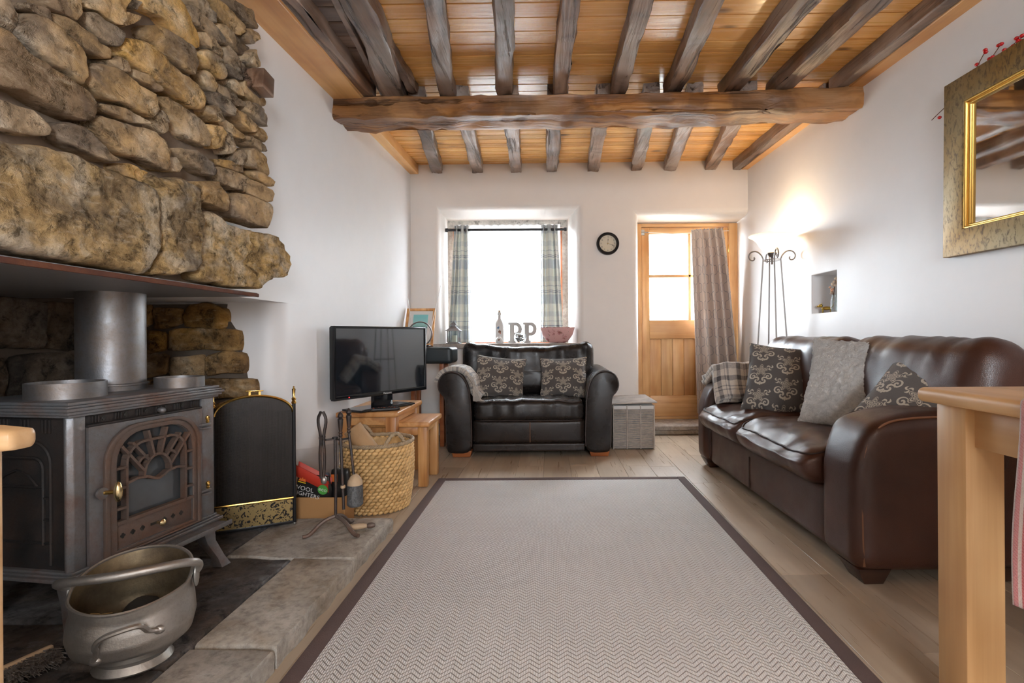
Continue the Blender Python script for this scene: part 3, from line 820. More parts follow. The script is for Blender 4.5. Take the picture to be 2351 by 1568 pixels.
for k, (pp, w, lab) in enumerate(FJ):
    pts = []
    for (px, py) in pp:
        u, v = ray(px, py); Y = 3.0
        for _ in range(12):
            X = u * Y / F; Y = -(ZC(X, Y) - .085 - EYE) * F / v
        pts.append(Vector((u * Y / F, Y, 0)))
    d = (pts[2] - pts[1]); pts.append(pts[2] + Vector((d.x * .6, d.y, 0)) * 1.2); pts.append(Vector((pts[3].x, -.9, 0)))
    pts.insert(0, Vector((pts[0].x, 3.2, 0)))
    pts = [Vector((p.x, p.y, ZC(p.x, p.y) - .045)) for p in pts]
    tag(obj('ceiling_joist', log(pts, w, .095, 20 + k, .0085, nl=44), MT['joist'], sharp=38), lab, 'joist', 'old oak ceiling joists')
RJ = [((963, 300), (1003, 398)), ((1063, 298), (1097, 394)), ((1172, 296), (1185, 391)), ((1274, 292), (1267, 388)), ((1384, 290), (1361, 386)), ((1492, 285), (1462, 386)), ((1590, 282), (1538, 384)), ((1708, 276), (1632, 386))]
ORD = ['first', 'second', 'third', 'fourth', 'fifth', 'sixth', 'seventh', 'eighth']
for k, (a, b) in enumerate(RJ):
    A = WY(a[0], a[1], 3.3); Bq = WY(b[0], b[1], YB)
    pts = [Vector((x, y, ZC(x, y) - .04 + dz)) for x, y, dz in ((A.x + (A.x - Bq.x) * .1, 3.16, 0), (A.x * .5 + Bq.x * .5, 4.0, -.004), (Bq.x, YB + .02, 0))]
    tag(obj('ceiling_joist', log(pts, .10, .088, 40 + k, .0075, nl=24), MT['joist'], sharp=38), '%s short joist from the left, between the main beam and the window wall' % ORD[k], 'joist', 'old oak ceiling joists')
# half joists against the right wall and the thin strips beside the first joist
for k, (y0, y1, lab) in enumerate(((-.8, 3.15, 'dark half joist along the right wall, in front of the main beam'), (3.2, YB, 'dark half joist along the right wall, behind the main beam'))):
    pts = [Vector((XR - .105 - .0 * t, y0 + (y1 - y0) * t, ZC(XR, y0 + (y1 - y0) * t) - .043)) for t in (0, .5, 1)]
    tag(obj('ceiling_joist', log(pts, .075, .09, 60 + k, .006), MT['joist'], sharp=38), lab, 'joist', 'old oak ceiling joists')
tag(obj('ceiling_joist', log([Vector((XL + .205, y, ZC(XL, y) - .04)) for y in (-.5, 1.5, 3.14)], .07, .085, 70, .008), MT['joist'], sharp=38), 'dark half joist beside the pine trim on the left, above the stove', 'joist', 'old oak ceiling joists')
bt = [(875, 210), (770, 0)]
pts = []
for px, py in bt:
    u, v = ray(px, py); Y = 3.0
    for _ in range(12): Y = -(ZC(-.9, Y) - .03 - EYE) * F / v
    pts.append(Vector((u * Y / F, Y, ZC(-.9, Y) - .018)))
pts.append(pts[1] + (pts[1] - pts[0]) * 1.2); pts.insert(0, pts[0] + (pts[0] - pts[1]) * .08)
tag(obj('ceiling_batten', log(pts, .03, .035, 72, .003, nl=30), MT['joist'], sharp=38), 'thin old batten alongside the thick curved joist at the left', 'batten')
tag(obj('ceiling_batten', log([Vector((-.80, y, ZC(-.8, y) - .03)) for y in (1.9, 2.5, 3.12)], .05, .06, 73, .012), MT['joist'], sharp=38), 'short split timber wedged right of the thick curved joist', 'batten')

# ------------------------------------------------------------------ stone chimney breast over the stove
FX = -1.125
def face_uv(px, py):                       # photo point on the slightly battered stone face -> (Y, Z)
    u, v = ray(px, py); k = .06
    t = (FX + k * (1.07 - EYE)) / (u - k * v)
    return (F * t, EYE - v * t)
def face3(Y, Z, w): return (FX - .06 * (Z - 1.07) + w, Y, Z)
chim = thing('chimney_breast', 'rough sandstone chimney breast with a massive stone lintel above the stove', 'chimney', (XL, 1.3, LZ))
body = MB()
for z0, z1 in ((LZ + .005, 2.5),):
    P = []
    for z in (z0, z1):
        for (x, y) in ((XL - .02, .25), (face3(0, z, -.035)[0], .25), (face3(0, z, -.035)[0], 1.88), (XL - .02, 1.95)): P.append((x, y, z))
    body.add(P, [(0, 1, 2, 3), (4, 7, 6, 5), (0, 4, 5, 1), (1, 5, 6, 2), (2, 6, 7, 3), (3, 7, 4, 0)])
obj('mortar_core', body, MT['mortar'], chim)
A_, B_, C_, D_, Z_ = (0, 0, .2232), (300, 0, .2232), (0, 340, .2232), (320, 340, .2232), (0, 0, .4464)
ST = [
 (A_, [(-90,-60),(60,0),(190,150),(115,345),(0,250),(-90,200)]), (A_, [(200,20),(330,50),(490,130),(470,230),(350,160),(200,80)]),
 (A_, [(430,0),(800,-20),(805,60),(760,225),(700,190),(540,120),(440,60)]), (A_, [(500,130),(620,160),(760,240),(1000,450),(1095,540),(1050,610),(930,560),(800,480),(640,330),(560,290),(510,190)]),
 (A_, [(160,270),(250,130),(480,235),(560,325),(800,520),(860,610),(835,760),(780,880),(600,710),(520,690),(240,440),(160,360)]),
 (A_, [(-90,255),(0,300),(90,390),(300,590),(770,900),(880,1020),(910,1130),(880,1230),(800,1250),(560,1150),(380,1060),(210,930),(0,900),(-90,880)]),
 (A_, [(-90,1010),(60,1040),(300,1130),(450,1290),(460,1390),(330,1400),(0,1320),(-90,1300)]),
 (Z_, [(275,640),(330,625),(420,655),(480,730),(595,830),(530,830),(400,775),(290,715)]),
 (Z_, [(440,620),(480,590),(640,640),(760,670),(845,740),(850,840),(830,890),(780,850),(700,810),(600,790),(520,730),(450,665)]),
 (Z_, [(600,845),(660,840),(750,885),(720,940),(640,905),(600,870)]),
 (Z_, [(430,365),(470,320),(560,350),(680,430),(790,500),(800,560),(770,610),(700,580),(600,520),(540,520),(450,455),(425,400)]),
 (Z_, [(450,530),(560,545),(690,585),(760,640),(640,630),(520,580)]), (Z_, [(530,310),(570,290),(630,320),(650,370),(600,375),(540,335)]),
 (Z_, [(605,240),(640,195),(720,215),(820,300),(940,390),(1000,430),(1030,500),(1030,560),(980,555),(870,490),(770,410),(680,330),(615,280)]),
 (Z_, [(660,355),(720,380),(825,465),(800,475),(720,430),(665,395)]), (Z_, [(735,150),(800,130),(880,170),(980,250),(990,320),(980,385),(900,330),(830,270),(750,200)]),
 (Z_, [(715,-10),(920,-10),(940,60),(1020,170),(1022,240),(990,245),(880,160),(830,90),(740,50)]), (Z_, [(430,70),(470,60),(560,130),(610,180),(600,240),(560,235),(480,170),(435,110)]),
 (Z_, [(430,10),(530,-20),(655,-20),(640,60),(620,130),(590,130),(500,60),(430,40)]), (Z_, [(660,-10),(720,10),(710,50),(645,25)]), (Z_, [(645,60),(715,85),(690,120),(625,140)]),
 (B_, [(540,100),(590,40),(690,110),(850,250),(950,400),(920,450),(830,370),(720,290),(580,190)]), (B_, [(610,-20),(720,-20),(850,150),(850,240),(770,190),(660,70)]),
 (B_, [(700,330),(780,340),(880,420),(940,520),(930,590),(840,530),(760,450),(695,370)]), (B_, [(870,240),(960,260),(1100,370),(1160,440),(1230,490),(1190,540),(1130,570),(1060,490),(980,400),(880,290)]),
 (B_, [(870,-20),(950,20),(1080,150),(1170,270),(1140,360),(1080,340),(960,240),(860,120)]), (B_, [(1000,-30),(1130,40),(1240,100),(1310,260),(1300,310),(1200,210),(1060,110)]),
 (B_, [(1170,340),(1230,290),(1310,340),(1310,400),(1230,460),(1160,400)]), (B_, [(960,500),(1000,460),(1080,570),(1170,700),(1180,790),(1150,800),(1060,720),(960,600)]),
 (B_, [(1150,560),(1240,500),(1300,620),(1300,690),(1260,700),(1160,620)]), (B_, [(700,540),(760,510),(850,560),(940,670),(960,780),(920,820),(860,790),(760,680),(710,600)]),
 (B_, [(700,740),(760,720),(830,790),(865,890),(850,950),(800,930),(740,850)]), (B_, [(910,610),(980,660),(1100,770),(1120,830),(1060,800),(960,700)]),
 (B_, [(990,830),(1050,810),(1140,920),(1150,990),(1090,970),(1000,880)]), (B_, [(1130,830),(1200,840),(1290,920),(1370,1020),(1370,1080),(1320,1100),(1240,1040),(1150,930)]),
 (B_, [(880,860),(960,900),(1100,1010),(1165,1060),(1140,1100),(1040,1070),(890,950)]), (B_, [(735,960),(820,940),(960,1040),(1030,1130),(1010,1200),(900,1150),(780,1060)]),
 (B_, [(740,1090),(800,1080),(890,1180),(890,1240),(850,1260),(770,1190)]), (B_, [(1160,1040),(1240,1060),(1340,1120),(1375,1260),(1350,1310),(1280,1250),(1170,1140)]),
 (B_, [(1030,1150),(1080,1110),(1180,1190),(1270,1290),(1260,1360),(1200,1350),(1110,1260)]), (B_, [(890,1230),(960,1230),(1070,1300),(1170,1390),(1150,1430),(1060,1400),(930,1310)]),
 (B_, [(1280,1290),(1340,1330),(1385,1420),(1360,1470),(1280,1390)]), (B_, [(1170,1400),(1240,1400),(1370,1490),(1400,1560),(1330,1550),(1230,1490)]),
 (B_, [(300,1000),(380,1010),(520,1090),(640,1180),(760,1290),(800,1420),(800,1510),(700,1480),(560,1420),(480,1290),(380,1150)]),
 (B_, [(770,1280),(880,1300),(930,1360),(930,1500),(860,1530),(800,1420)]), (B_, [(920,1330),(1000,1380),(1050,1450),(1040,1570),(960,1590),(930,1500)]),
 (B_, [(230,1180),(300,1130),(390,1240),(380,1330),(310,1380),(240,1300)]),
 (D_, [(380,0),(560,30),(680,130),(740,230),(720,290),(620,260),(500,170),(390,80)]), (D_, [(280,100),(370,90),(440,190),(400,250),(300,240)]),
 (D_, [(960,30),(1050,10),(1090,90),(1060,180),(990,170),(950,100)]), (D_, [(1090,20),(1180,0),(1290,90),(1310,200),(1300,290),(1200,230),(1110,170)]),
 (D_, [(800,110),(900,130),(1040,190),(1050,260),(930,230),(800,160)]), (D_, [(770,200),(850,200),(1050,280),(1250,380),(1350,440),(1350,530),(1290,560),(1100,460),(960,410),(780,330)]),
 (D_, [(1090,240),(1160,230),(1330,340),(1330,400),(1240,370),(1110,290)]), (D_, [(550,340),(640,350),(760,340),(830,450),(870,560),(850,650),(800,640),(680,570),(555,540)]),
 (D_, [(920,500),(980,460),(1150,500),(1330,580),(1340,680),(1310,830),(1200,790),(1030,740),(920,690)])]
BIG = [
 (D_, [(10,330),(50,260),(150,330),(330,310),(490,360),(540,420),(550,700),(555,1000),(545,1240),(480,1280),(300,1310),(60,1300),(20,1270),(110,1100),(140,900),(145,600),(100,420)], .075),
 (D_, [(565,660),(700,650),(830,780),(1000,830),(1280,880),(1350,900),(1450,990),(1500,1090),(1480,1270),(1420,1330),(1320,1330),(1210,1450),(900,1425),(560,1360),(520,1300),(555,1260),(565,1000)], .062),
 (C_, [(-560,-160),(100,-60),(400,0),(620,40),(900,170),(1200,290),(1420,370),(1540,470),(1565,640),(1560,800),(1560,950),(1500,1200),(1400,1290),(1200,1260),(800,1200),(400,1120),(0,1060),(-560,960)], .08)]
for k, ((ox, oy, s_), poly) in enumerate(ST):
    pl = [face_uv(ox + a * s_, oy + b * s_) for a, b in poly]
    c = (sum(p[0] for p in pl) / len(pl), sum(p[1] for p in pl) / len(pl))
    pl = [(c[0] + (p[0] - c[0]) * 1.03, c[1] + (p[1] - c[1]) * 1.03) for p in pl]
    obj('stone', stone_mesh(pl, face3, .06, random.uniform(.004, .026), 32, .010, k), MT['stone'], chim, sharp=70)
for k, ((ox, oy, s_), poly, h) in enumerate(BIG):
    pl = [face_uv(ox + a * s_, oy + b * s_) for a, b in poly]
    o = obj('lintel_stone', stone_mesh(pl, face3, .08, h * .45, 72, .012, 90 + k), MT['stone_big'], chim, sharp=70)
    o['label'] = ['tall upright keystone in the lintel', 'rough corner stone at the end of the lintel', 'huge ochre lintel stone above the stove'][k]
random.seed(3)
for r in range(8):                          # the same stonework goes on towards the camera and up to the ceiling
    z = 1.46 + r * .125; y = .3 - .07 * (r % 2)
    while y < 1.86:
        w = min(random.uniform(.14, .27), 1.93 - y); hh = random.uniform(.105, .125)
        pl = [(y + .008, z + .008), (y + w * .5, z), (y + w - .008, z + .012), (y + w, z + hh * .85), (y + w * .45, z + hh), (y, z + hh * .8)]
        if z > .92 + .645 * (y + w) or (y + w < 1.0 and z > 1.455): obj('stone', stone_mesh(pl, face3, .06, random.uniform(.002, .022), 22, .010, 200 + r * 19 + int(y * 50)), MT['stone'], chim, sharp=70)
        y += w + .008
sp = obj('steel_lintel_plate', MB().box(XREC - .05, FX + .016, YN - .25, 1.985, LZ - .012, LZ + .002), MT['plate_under'], chim); sp['label'] = 'grey underside of the steel lintel plate'
obj('rusty_plate_edge', MB().box(FX + .014, FX + .021, YN - .25, 1.99, LZ - .014, LZ + .0), MT['plate'], chim, bevel=.003)['label'] = 'rusty steel edge under the lintel'
wb = frame(WX(580, 182, -1.16), (0, 1, -.1)); obj('wooden_block', MB().box(-.03, .05, -.06, .05, -.05, .03).xf(wb), MT['joist'], chim, bevel=.004)['label'] = 'dark wooden block set into the stonework'

# recess behind the stove
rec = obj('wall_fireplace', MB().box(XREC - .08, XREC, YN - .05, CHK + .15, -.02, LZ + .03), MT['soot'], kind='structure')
def stonework(plane, u0, u1, v0, v1, rows, mat, parent, seed, edge=None):
    rnd = random.Random(seed); v = v0
    for r in range(rows):
        h = (v1 - v0) / rows; u = u0 + rnd.uniform(-.08, 0)
        while u < u1:
            w = rnd.uniform(.13, .34); a, b = max(u, u0), min(u + w, u1 if edge is None else edge(v))
            if edge and b < edge(v) and edge(v) - b < .07: b = edge(v); w += .1
            if b - a > .04:
                j = lambda: rnd.uniform(-.018, .018)
                pl = [(a + .004, v + .003 + j()), ((a + b) / 2, v + j()), (b - .004, v + .006 + j()), (b, v + h * .5), (b - .005, v + h - .004 + j()), ((a + b) / 2, v + h + j()), (a + .004, v + h - .005 + j()), (a, v + h * .5)]
                obj('stone', stone_mesh(pl, plane, .03, rnd.uniform(.012, .04), 26, .014, seed + r * 13 + int(u * 40)), mat, parent, sharp=70)
            u += w
        v += h
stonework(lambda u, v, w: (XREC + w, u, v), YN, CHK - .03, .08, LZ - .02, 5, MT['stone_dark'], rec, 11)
def cedge(v): return -1.455 + .03 * sin(v * 9 + 1.2) + .018 * sin(v * 23) + (.035 if .60 < v < .8 else 0) + (.03 if v < .7 else 0)
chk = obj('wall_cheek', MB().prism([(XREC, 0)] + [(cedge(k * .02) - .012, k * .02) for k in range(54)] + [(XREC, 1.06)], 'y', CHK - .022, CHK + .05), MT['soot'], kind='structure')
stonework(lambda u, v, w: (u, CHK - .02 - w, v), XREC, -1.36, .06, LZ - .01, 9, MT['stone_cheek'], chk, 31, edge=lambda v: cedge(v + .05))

# ------------------------------------------------------------------ hearth
HZ = .06
hearth = thing('stone_hearth', 'low flagstone hearth with a rough front edge under the stove', 'hearth', (-1.3, 1.5, 0))
def flag(poly, mat, seed, rough=.003):
    pts = []
    for i in range(len(poly)):
        a, b = Vector(poly[i]), Vector(poly[(i + 1) % len(poly)]); m = max(2, int((b - a).length / .05))
        for t in range(m):
            q = a.lerp(b, t / m); d = 1 if min(abs(q.x + .75), 9) < .03 or abs(q.y - CHK + .012) < .03 else .25
            pts.append(q + Vector((nz((q.x, q.y, 0), 17, seed), nz((q.x, q.y, 3), 17, seed))) * .012 * d)
    c = sum(pts, Vector((0, 0))) / len(pts); n = len(pts); vs = []
    for sc, z in ((1, 0.0), (1, .02), (1.006, .038), (.994, HZ - .006), (.975, HZ), (.6, HZ), (.25, HZ)):
        for p in pts:
            q = c + (p - c) * sc; vs.append((q.x, q.y, z + (nz((q.x, q.y, z), 8, seed) * rough if z > .05 else 0)))
    vs.append((c.x, c.y, HZ)); R = 7
    fs = [(k * n + i, k * n + (i + 1) % n, (k + 1) * n + (i + 1) % n, (k + 1) * n + i) for k in range(R - 1) for i in range(n)] + [((R - 1) * n + i, (R - 1) * n + (i + 1) % n, R * n) for i in range(n)]
    obj('flagstone', MB().add(vs, fs), mat, hearth, sharp=50)
E1, J1 = -.75, -.985
flag([(J1 + .003, .62), (E1, .62), (E1, 1.418), (J1 + .003, 1.425)], MT['slab'], 1)
flag([(J1 + .003, 1.435), (E1, 1.43), (E1 + .003, 1.985), (J1 + .003, 2.0)], MT['slab'], 2)
flag([(-1.14, 2.012), (J1 - .05, 1.995), (E1, 1.995), (E1 + .01, CHK - .012), (-1.26, CHK - .012), (-1.26, 2.02)], MT['slab'], 3)
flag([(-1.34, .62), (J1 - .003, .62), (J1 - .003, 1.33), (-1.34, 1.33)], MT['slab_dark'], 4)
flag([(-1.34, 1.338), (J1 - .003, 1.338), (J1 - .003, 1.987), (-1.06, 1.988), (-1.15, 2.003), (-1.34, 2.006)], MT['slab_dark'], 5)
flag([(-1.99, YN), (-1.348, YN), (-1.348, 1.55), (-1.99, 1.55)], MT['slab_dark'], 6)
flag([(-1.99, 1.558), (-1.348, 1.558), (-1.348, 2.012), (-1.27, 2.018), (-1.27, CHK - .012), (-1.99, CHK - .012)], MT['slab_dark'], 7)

# ------------------------------------------------------------------ stove (local: x along the front, y into the recess, z up from the hearth)
SA = Vector((-1.312, 1.425, HZ)); SM = frame(SA, (.0800, .515, 0))
stove = thing('wood_stove', 'grey cast iron wood stove with an arched glass door and rust streaks', 'stove', SA + Vector((-.2, .25, 0)))
def sp_(name, mb, mat, parent=stove, **k): return obj(name, mb.xf(SM), MT[mat] if isinstance(mat, str) else mat, parent, **k)
SW, SD = .50, .36
def arch(x0, x1, z0, z1, r, n=6):
    p = [(x0, z0)]
    p += [(x0, z1 - r)] + [(x0 + r - r * cos(a), z1 - r + r * sin(a)) for a in [pi / 2 * k / n for k in range(1, n)]] + [(x0 + r, z1), (x1 - r, z1)]
    p += [(x1 - r + r * sin(a), z1 - r + r * cos(a)) for a in [pi / 2 * k / n for k in range(1, n)]] + [(x1, z1 - r), (x1, z0)]
    return p
sp_('body', MB().box(.022, SW - .022, .014, SD, .2, .63), 'iron_dark', bevel=.004)
bs = MB()
for k, (o, z0, z1) in enumerate(((.0, .175, .186), (.008, .186, .193), (.014, .193, .201))): bs.box(-.012 + o, SW + .022 - o, -.018 + o, SD + .01, z0, z1)
sp_('base_moulding', bs, 'iron', bevel=.0025)
sp_('ash_lip', MB().box(.06, SW - .005, -.075, -.012, .168, .176).box(.06, SW - .005, -.078, -.072, .168, .184), 'iron', bevel=.002)
tp = MB()
for k, (o, z0, z1) in enumerate(((.014, .626, .634), (.006, .634, .643), (.0, .643, .652), (.006, .652, .659), (.012, .659, .668))): tp.box(-.022 + o, SW + .028 - o, -.022 + o, SD + .03 - o, z0, z1)
sp_('top_plate', tp, 'iron', bevel=.002)
def pil(x0, x1):
    c = .012; return MB().prism([(x0, .02), (x0, .0 + c), (x0 + c, 0), (x1, 0), (x1, .02)], 'z', .2, .628)
sp_('corner_pilaster', pil(0, .044), 'iron', bevel=.003); sp_('corner_pilaster', MB().box(SW - .055, SW, 0, .03, .2, .628), 'iron', bevel=.003)
fz = sp_('frieze', MB().box(.046, SW - .056, .006, .02, .596, .626).box(.046, SW - .056, -.004, .02, .592, .599), 'iron_dark', bevel=.002)
for k in range(6):
    for q in range(3): sp_('rib', MB().box(.062 + k * .068 + q * .0085, .067 + k * .068 + q * .0085, 0, .01, .602, .622), 'iron_dark', fz, bevel=.0015)
def quatre(cx, cz, r, y0, y1):
    m = MB()
    for dx, dz in ((r, 0), (-r, 0), (0, r), (0, -r)):
        m.prism([(cx + dx + r * .9 * cos(2 * pi * k / 10), cz + dz + r * .9 * sin(2 * pi * k / 10)) for k in range(10)], 'y', y0, y1)
    return m
for k in range(5): sp_('painted_quatrefoil', quatre(.098 + k * .068, .612, .004, .003, .0055), 'ink', fz)  # black discs on the frieze; the dark inside of holes put into colour
kn = MB().lathe([(0, -.012), (.006, -.012), (.009, -.004), (.010, .004), (.006, .010), (0, .012)], 14).xf(Matrix.Translation((.272, -.014, .61)) @ Matrix.Rotation(pi / 2, 4, 'X')); sp_('damper_knob', kn, 'iron', fz)
door = sp_('door', MB().ring(arch(.047, .44, .196, .592, .002), arch(.125, .396, .214, .556, .085), 'y', -.006, .012), 'iron', sharp=30)
sp_('door_arch_frame', MB().ring(arch(.086, .426, .198, .582, .105), arch(.1, .414, .204, .572, .098), 'y', -.016, -.004).ring(arch(.1, .414, .204, .572, .098), arch(.124, .397, .213, .557, .086), 'y', -.011, .004), 'iron_rust', door, bevel=.002, sharp=35)
sp_('door_glass', MB().box(.12, .4, .012, .016, .29, .56), 'stove_glass', door)
gr = MB(); y0, y1 = -.012, .008
def bar(a, b, w=.0038):
    d = Vector((b[0] - a[0], 0, b[1] - a[1])); n_ = Vector((-d.z, 0, d.x)).normalized() * w
    gr.prism([(a[0] + n_.x, a[1] + n_.z), (b[0] + n_.x, b[1] + n_.z), (b[0] - n_.x, b[1] - n_.z), (a[0] - n_.x, a[1] - n_.z)], 'y', y0, y1)
def bars(pts, w=.0038):
    for a, b in zip(pts, pts[1:]): bar(a, b, w)
xl, xr, zb = .155, .366, .293
inn = [(xl, zb)] + [(x, z) for x, z in arch(xl, xr, zb, .522, .06)[1:-1]] + [(xr, zb)]
bars(inn); bars([(.124, zb), (.397, zb)], .005)
for z in (.335, .395, .455): bar((.124, z), (xl, z)); bar((xr, z), (.397, z))
bars([(xl, .405), (.19, .412), (.225, .408), (.245, .398), (.262, .392), (.28, .398), (.298, .408), (.33, .412), (xr, .405)])
arc = [(.2605 + .048 * cos(a), .412 + .06 * sin(a)) for a in [pi * k / 10 for k in range(11)]]; bars(arc)
for a in (.28, .42, .58, .72):
    t = pi * a; bar((.2605 + .046 * cos(t), .412 + .058 * sin(t)), (.2605 + .135 * cos(t), .412 + .145 * sin(t)))
bar((.2125, .43), (.14, .52)); bar((.3085, .43), (.385, .52)); bars([(.19, .455), (.205, .47), (.225, .475)]); bars([(.331, .455), (.316, .47), (.296, .475)])
sp_('door_grille', gr, 'iron_rust', door, sharp=30)
lp = sp_('air_panel', MB().box(.122, .398, -.002, .012, .208, .29), 'iron_rust', door, bevel=.002)
for k, x in enumerate((.148, .18, .212, .29, .322, .354)): sp_('painted_quatrefoil', quatre(x, .25, .0045, -.0026, .0), 'ink', lp)  # flat black shapes; the shade inside the holes is their colour
sp_('painted_slot', MB().box(.24, .27, -.0026, 0, .246, .254), 'ink', lp)  # black strip for the shade inside the slot
sp_('air_knob', MB().lathe([(0, 0), (.004, 0), (.004, .012), (.010, .017), (.011, .022), (.006, .027), (0, .028)], 14).xf(Matrix.Translation((.262, -.004, .25)) @ Matrix.Rotation(pi / 2, 4, 'X')), 'brass_pale', lp)
hd = sp_('door_handle', MB().lathe([(0, -.030), (.006, -.026), (.0105, -.012), (.0115, 0), (.0105, .012), (.006, .026), (0, .030)], 16).xf(Matrix.Translation((.092, -.05, .40))), 'brass_pale', door)
sp_('handle_stem', MB().tube([(.078, -.004, .398), (.092, -.046, .4)], .006, 10), 'brass', hd); sp_('latch_plate', MB().lathe([(0, 0), (.017, 0), (.017, .006), (0, .006)], 16).xf(Matrix.Translation((.076, -.012, .398)) @ Matrix.Rotation(pi / 2, 4, 'X')), 'iron', hd)
for z in (.295, .53):
    h_ = sp_('hinge', MB().box(.425, .468, -.018, 0, z, z + .008).box(.43, .468, -.02, 0, z - .012, z - .005), 'iron', bevel=.002)
    sp_('hinge_finial', MB().lathe([(.004, 0), (.006, .006), (.0045, .009), (.0075, .016), (.006, .024), (.0, .028)], 10, (.458, -.012, z + .008)), 'brass', h_)
def leg_(x, y, dx, dy):
    P = [(x, y, .176), (x + dx * .3, y + dy * .3, .10), (x + dx * .8, y + dy * .8, .04), (x + dx, y + dy, .004)]
    m = MB(); n_ = 4; vs = []
    for (a, b, c), w in zip(P, (.030, .020, .016, .022)):
        vs += [(a - w, b - w, c), (a + w, b - w, c), (a + w, b + w, c), (a - w, b + w, c)]
    m.add(vs, [(i * 4 + k, i * 4 + (k + 1) % 4, i * 4 + 4 + (k + 1) % 4, i * 4 + 4 + k) for i in range(3) for k in range(4)] + [(3, 2, 1, 0), (12, 13, 14, 15)]); return m
for a in ((.035, .03, -.03, -.035), (SW - .03, .03, .045, -.045), (.035, SD - .04, -.03, .03), (SW - .03, SD - .04, .04, .03)): sp_('leg', leg_(*a), 'iron', bevel=.003)
# near side panel with raised arch
sd = sp_('side_panel', MB().box(.014, .024, .03, SD - .01, .2, .626), 'iron_dark', bevel=.002)
def side(pts, r=.005): return MB().tube([(.012, y, z) for y, z in pts], r, 6)
sp_('side_arch', side([(.075, .215)] + [(y, z) for y, z in arch(.075, SD - .06, .215, .555, .06)[1:-1]] + [(SD - .06, .215)]), 'iron_dark', sd)
sp_('side_arch', side([(y, z) for y, z in arch(.10, SD - .085, .27, .51, .03)]), 'iron_dark', sd)
for pts in ([(.07, .275), (SD - .055, .275)], [(.10, .43), (SD - .085, .43)], [(.075, .34), (.1, .34)], [(.075, .40), (.1, .40)], [(.12, .43), (.15, .46), (.19, .475), (.23, .46), (.26, .43)]): sp_('side_rib', side(pts, .004), 'iron_dark', sd)
for k in range(4):
    for q in range(3): sp_('rib', MB().box(.008, .015, .075 + k * .07 + q * .012, .082 + k * .07 + q * .012, .58, .618), 'iron_dark', sd, bevel=.0015)
# flue and the two rings
flp = MB().lathe([(.098, 0), (.098, .015), (.103, .017), (.103, .022), (.095, .024), (.095, .21), (.0955, .33)], 40, (-1.50, 1.79, HZ + .668))
flue = tag(obj('stove_flue', flp, MT['flue'], sharp=30), 'wide grey steel flue pipe rising from the stove top', 'flue')
def ringobj(c, r, h, lab): tag(obj('steel_ring', MB().lathe([(r, 0), (r, h), (r - .004, h), (r - .004, .004), (0, .004)], 40, (c[0], c[1], HZ + .668), cap=False), MT['flue'], sharp=30), lab, 'ring', 'steel rings on the stove')
ringobj((-1.447, 1.565), .094, .046, 'larger open steel ring on the stove top, left of the flue')
ringobj((-1.335, 1.885), .076, .036, 'smaller open steel ring on the stove top, right of the flue')

# ------------------------------------------------------------------ rug
RX0, RX1, RY0, RY1 = -.705, .843, -.5, 3.29
rug_ = thing('herringbone_rug', 'large cream herringbone rug with a dark brown border on the floor', 'rug', ((RX0 + RX1) / 2, 1.4, 0))
bw = .052
obj('field', MB().box(RX0 + bw, RX1 - bw, RY0 + bw, RY1 - bw, .001, .0105), MT['rug'], rug_, bevel=.002)
for (x0, x1, y0, y1) in ((RX0, RX0 + bw, RY0, RY1), (RX1 - bw, RX1, RY0, RY1), (RX0 + bw, RX1 - bw, RY0, RY0 + bw), (RX0 + bw, RX1 - bw, RY1 - bw, RY1)):
    obj('border', MB().box(x0, x1, y0, y1, .001, .0125), MT['rug_border'], rug_, bevel=.004)

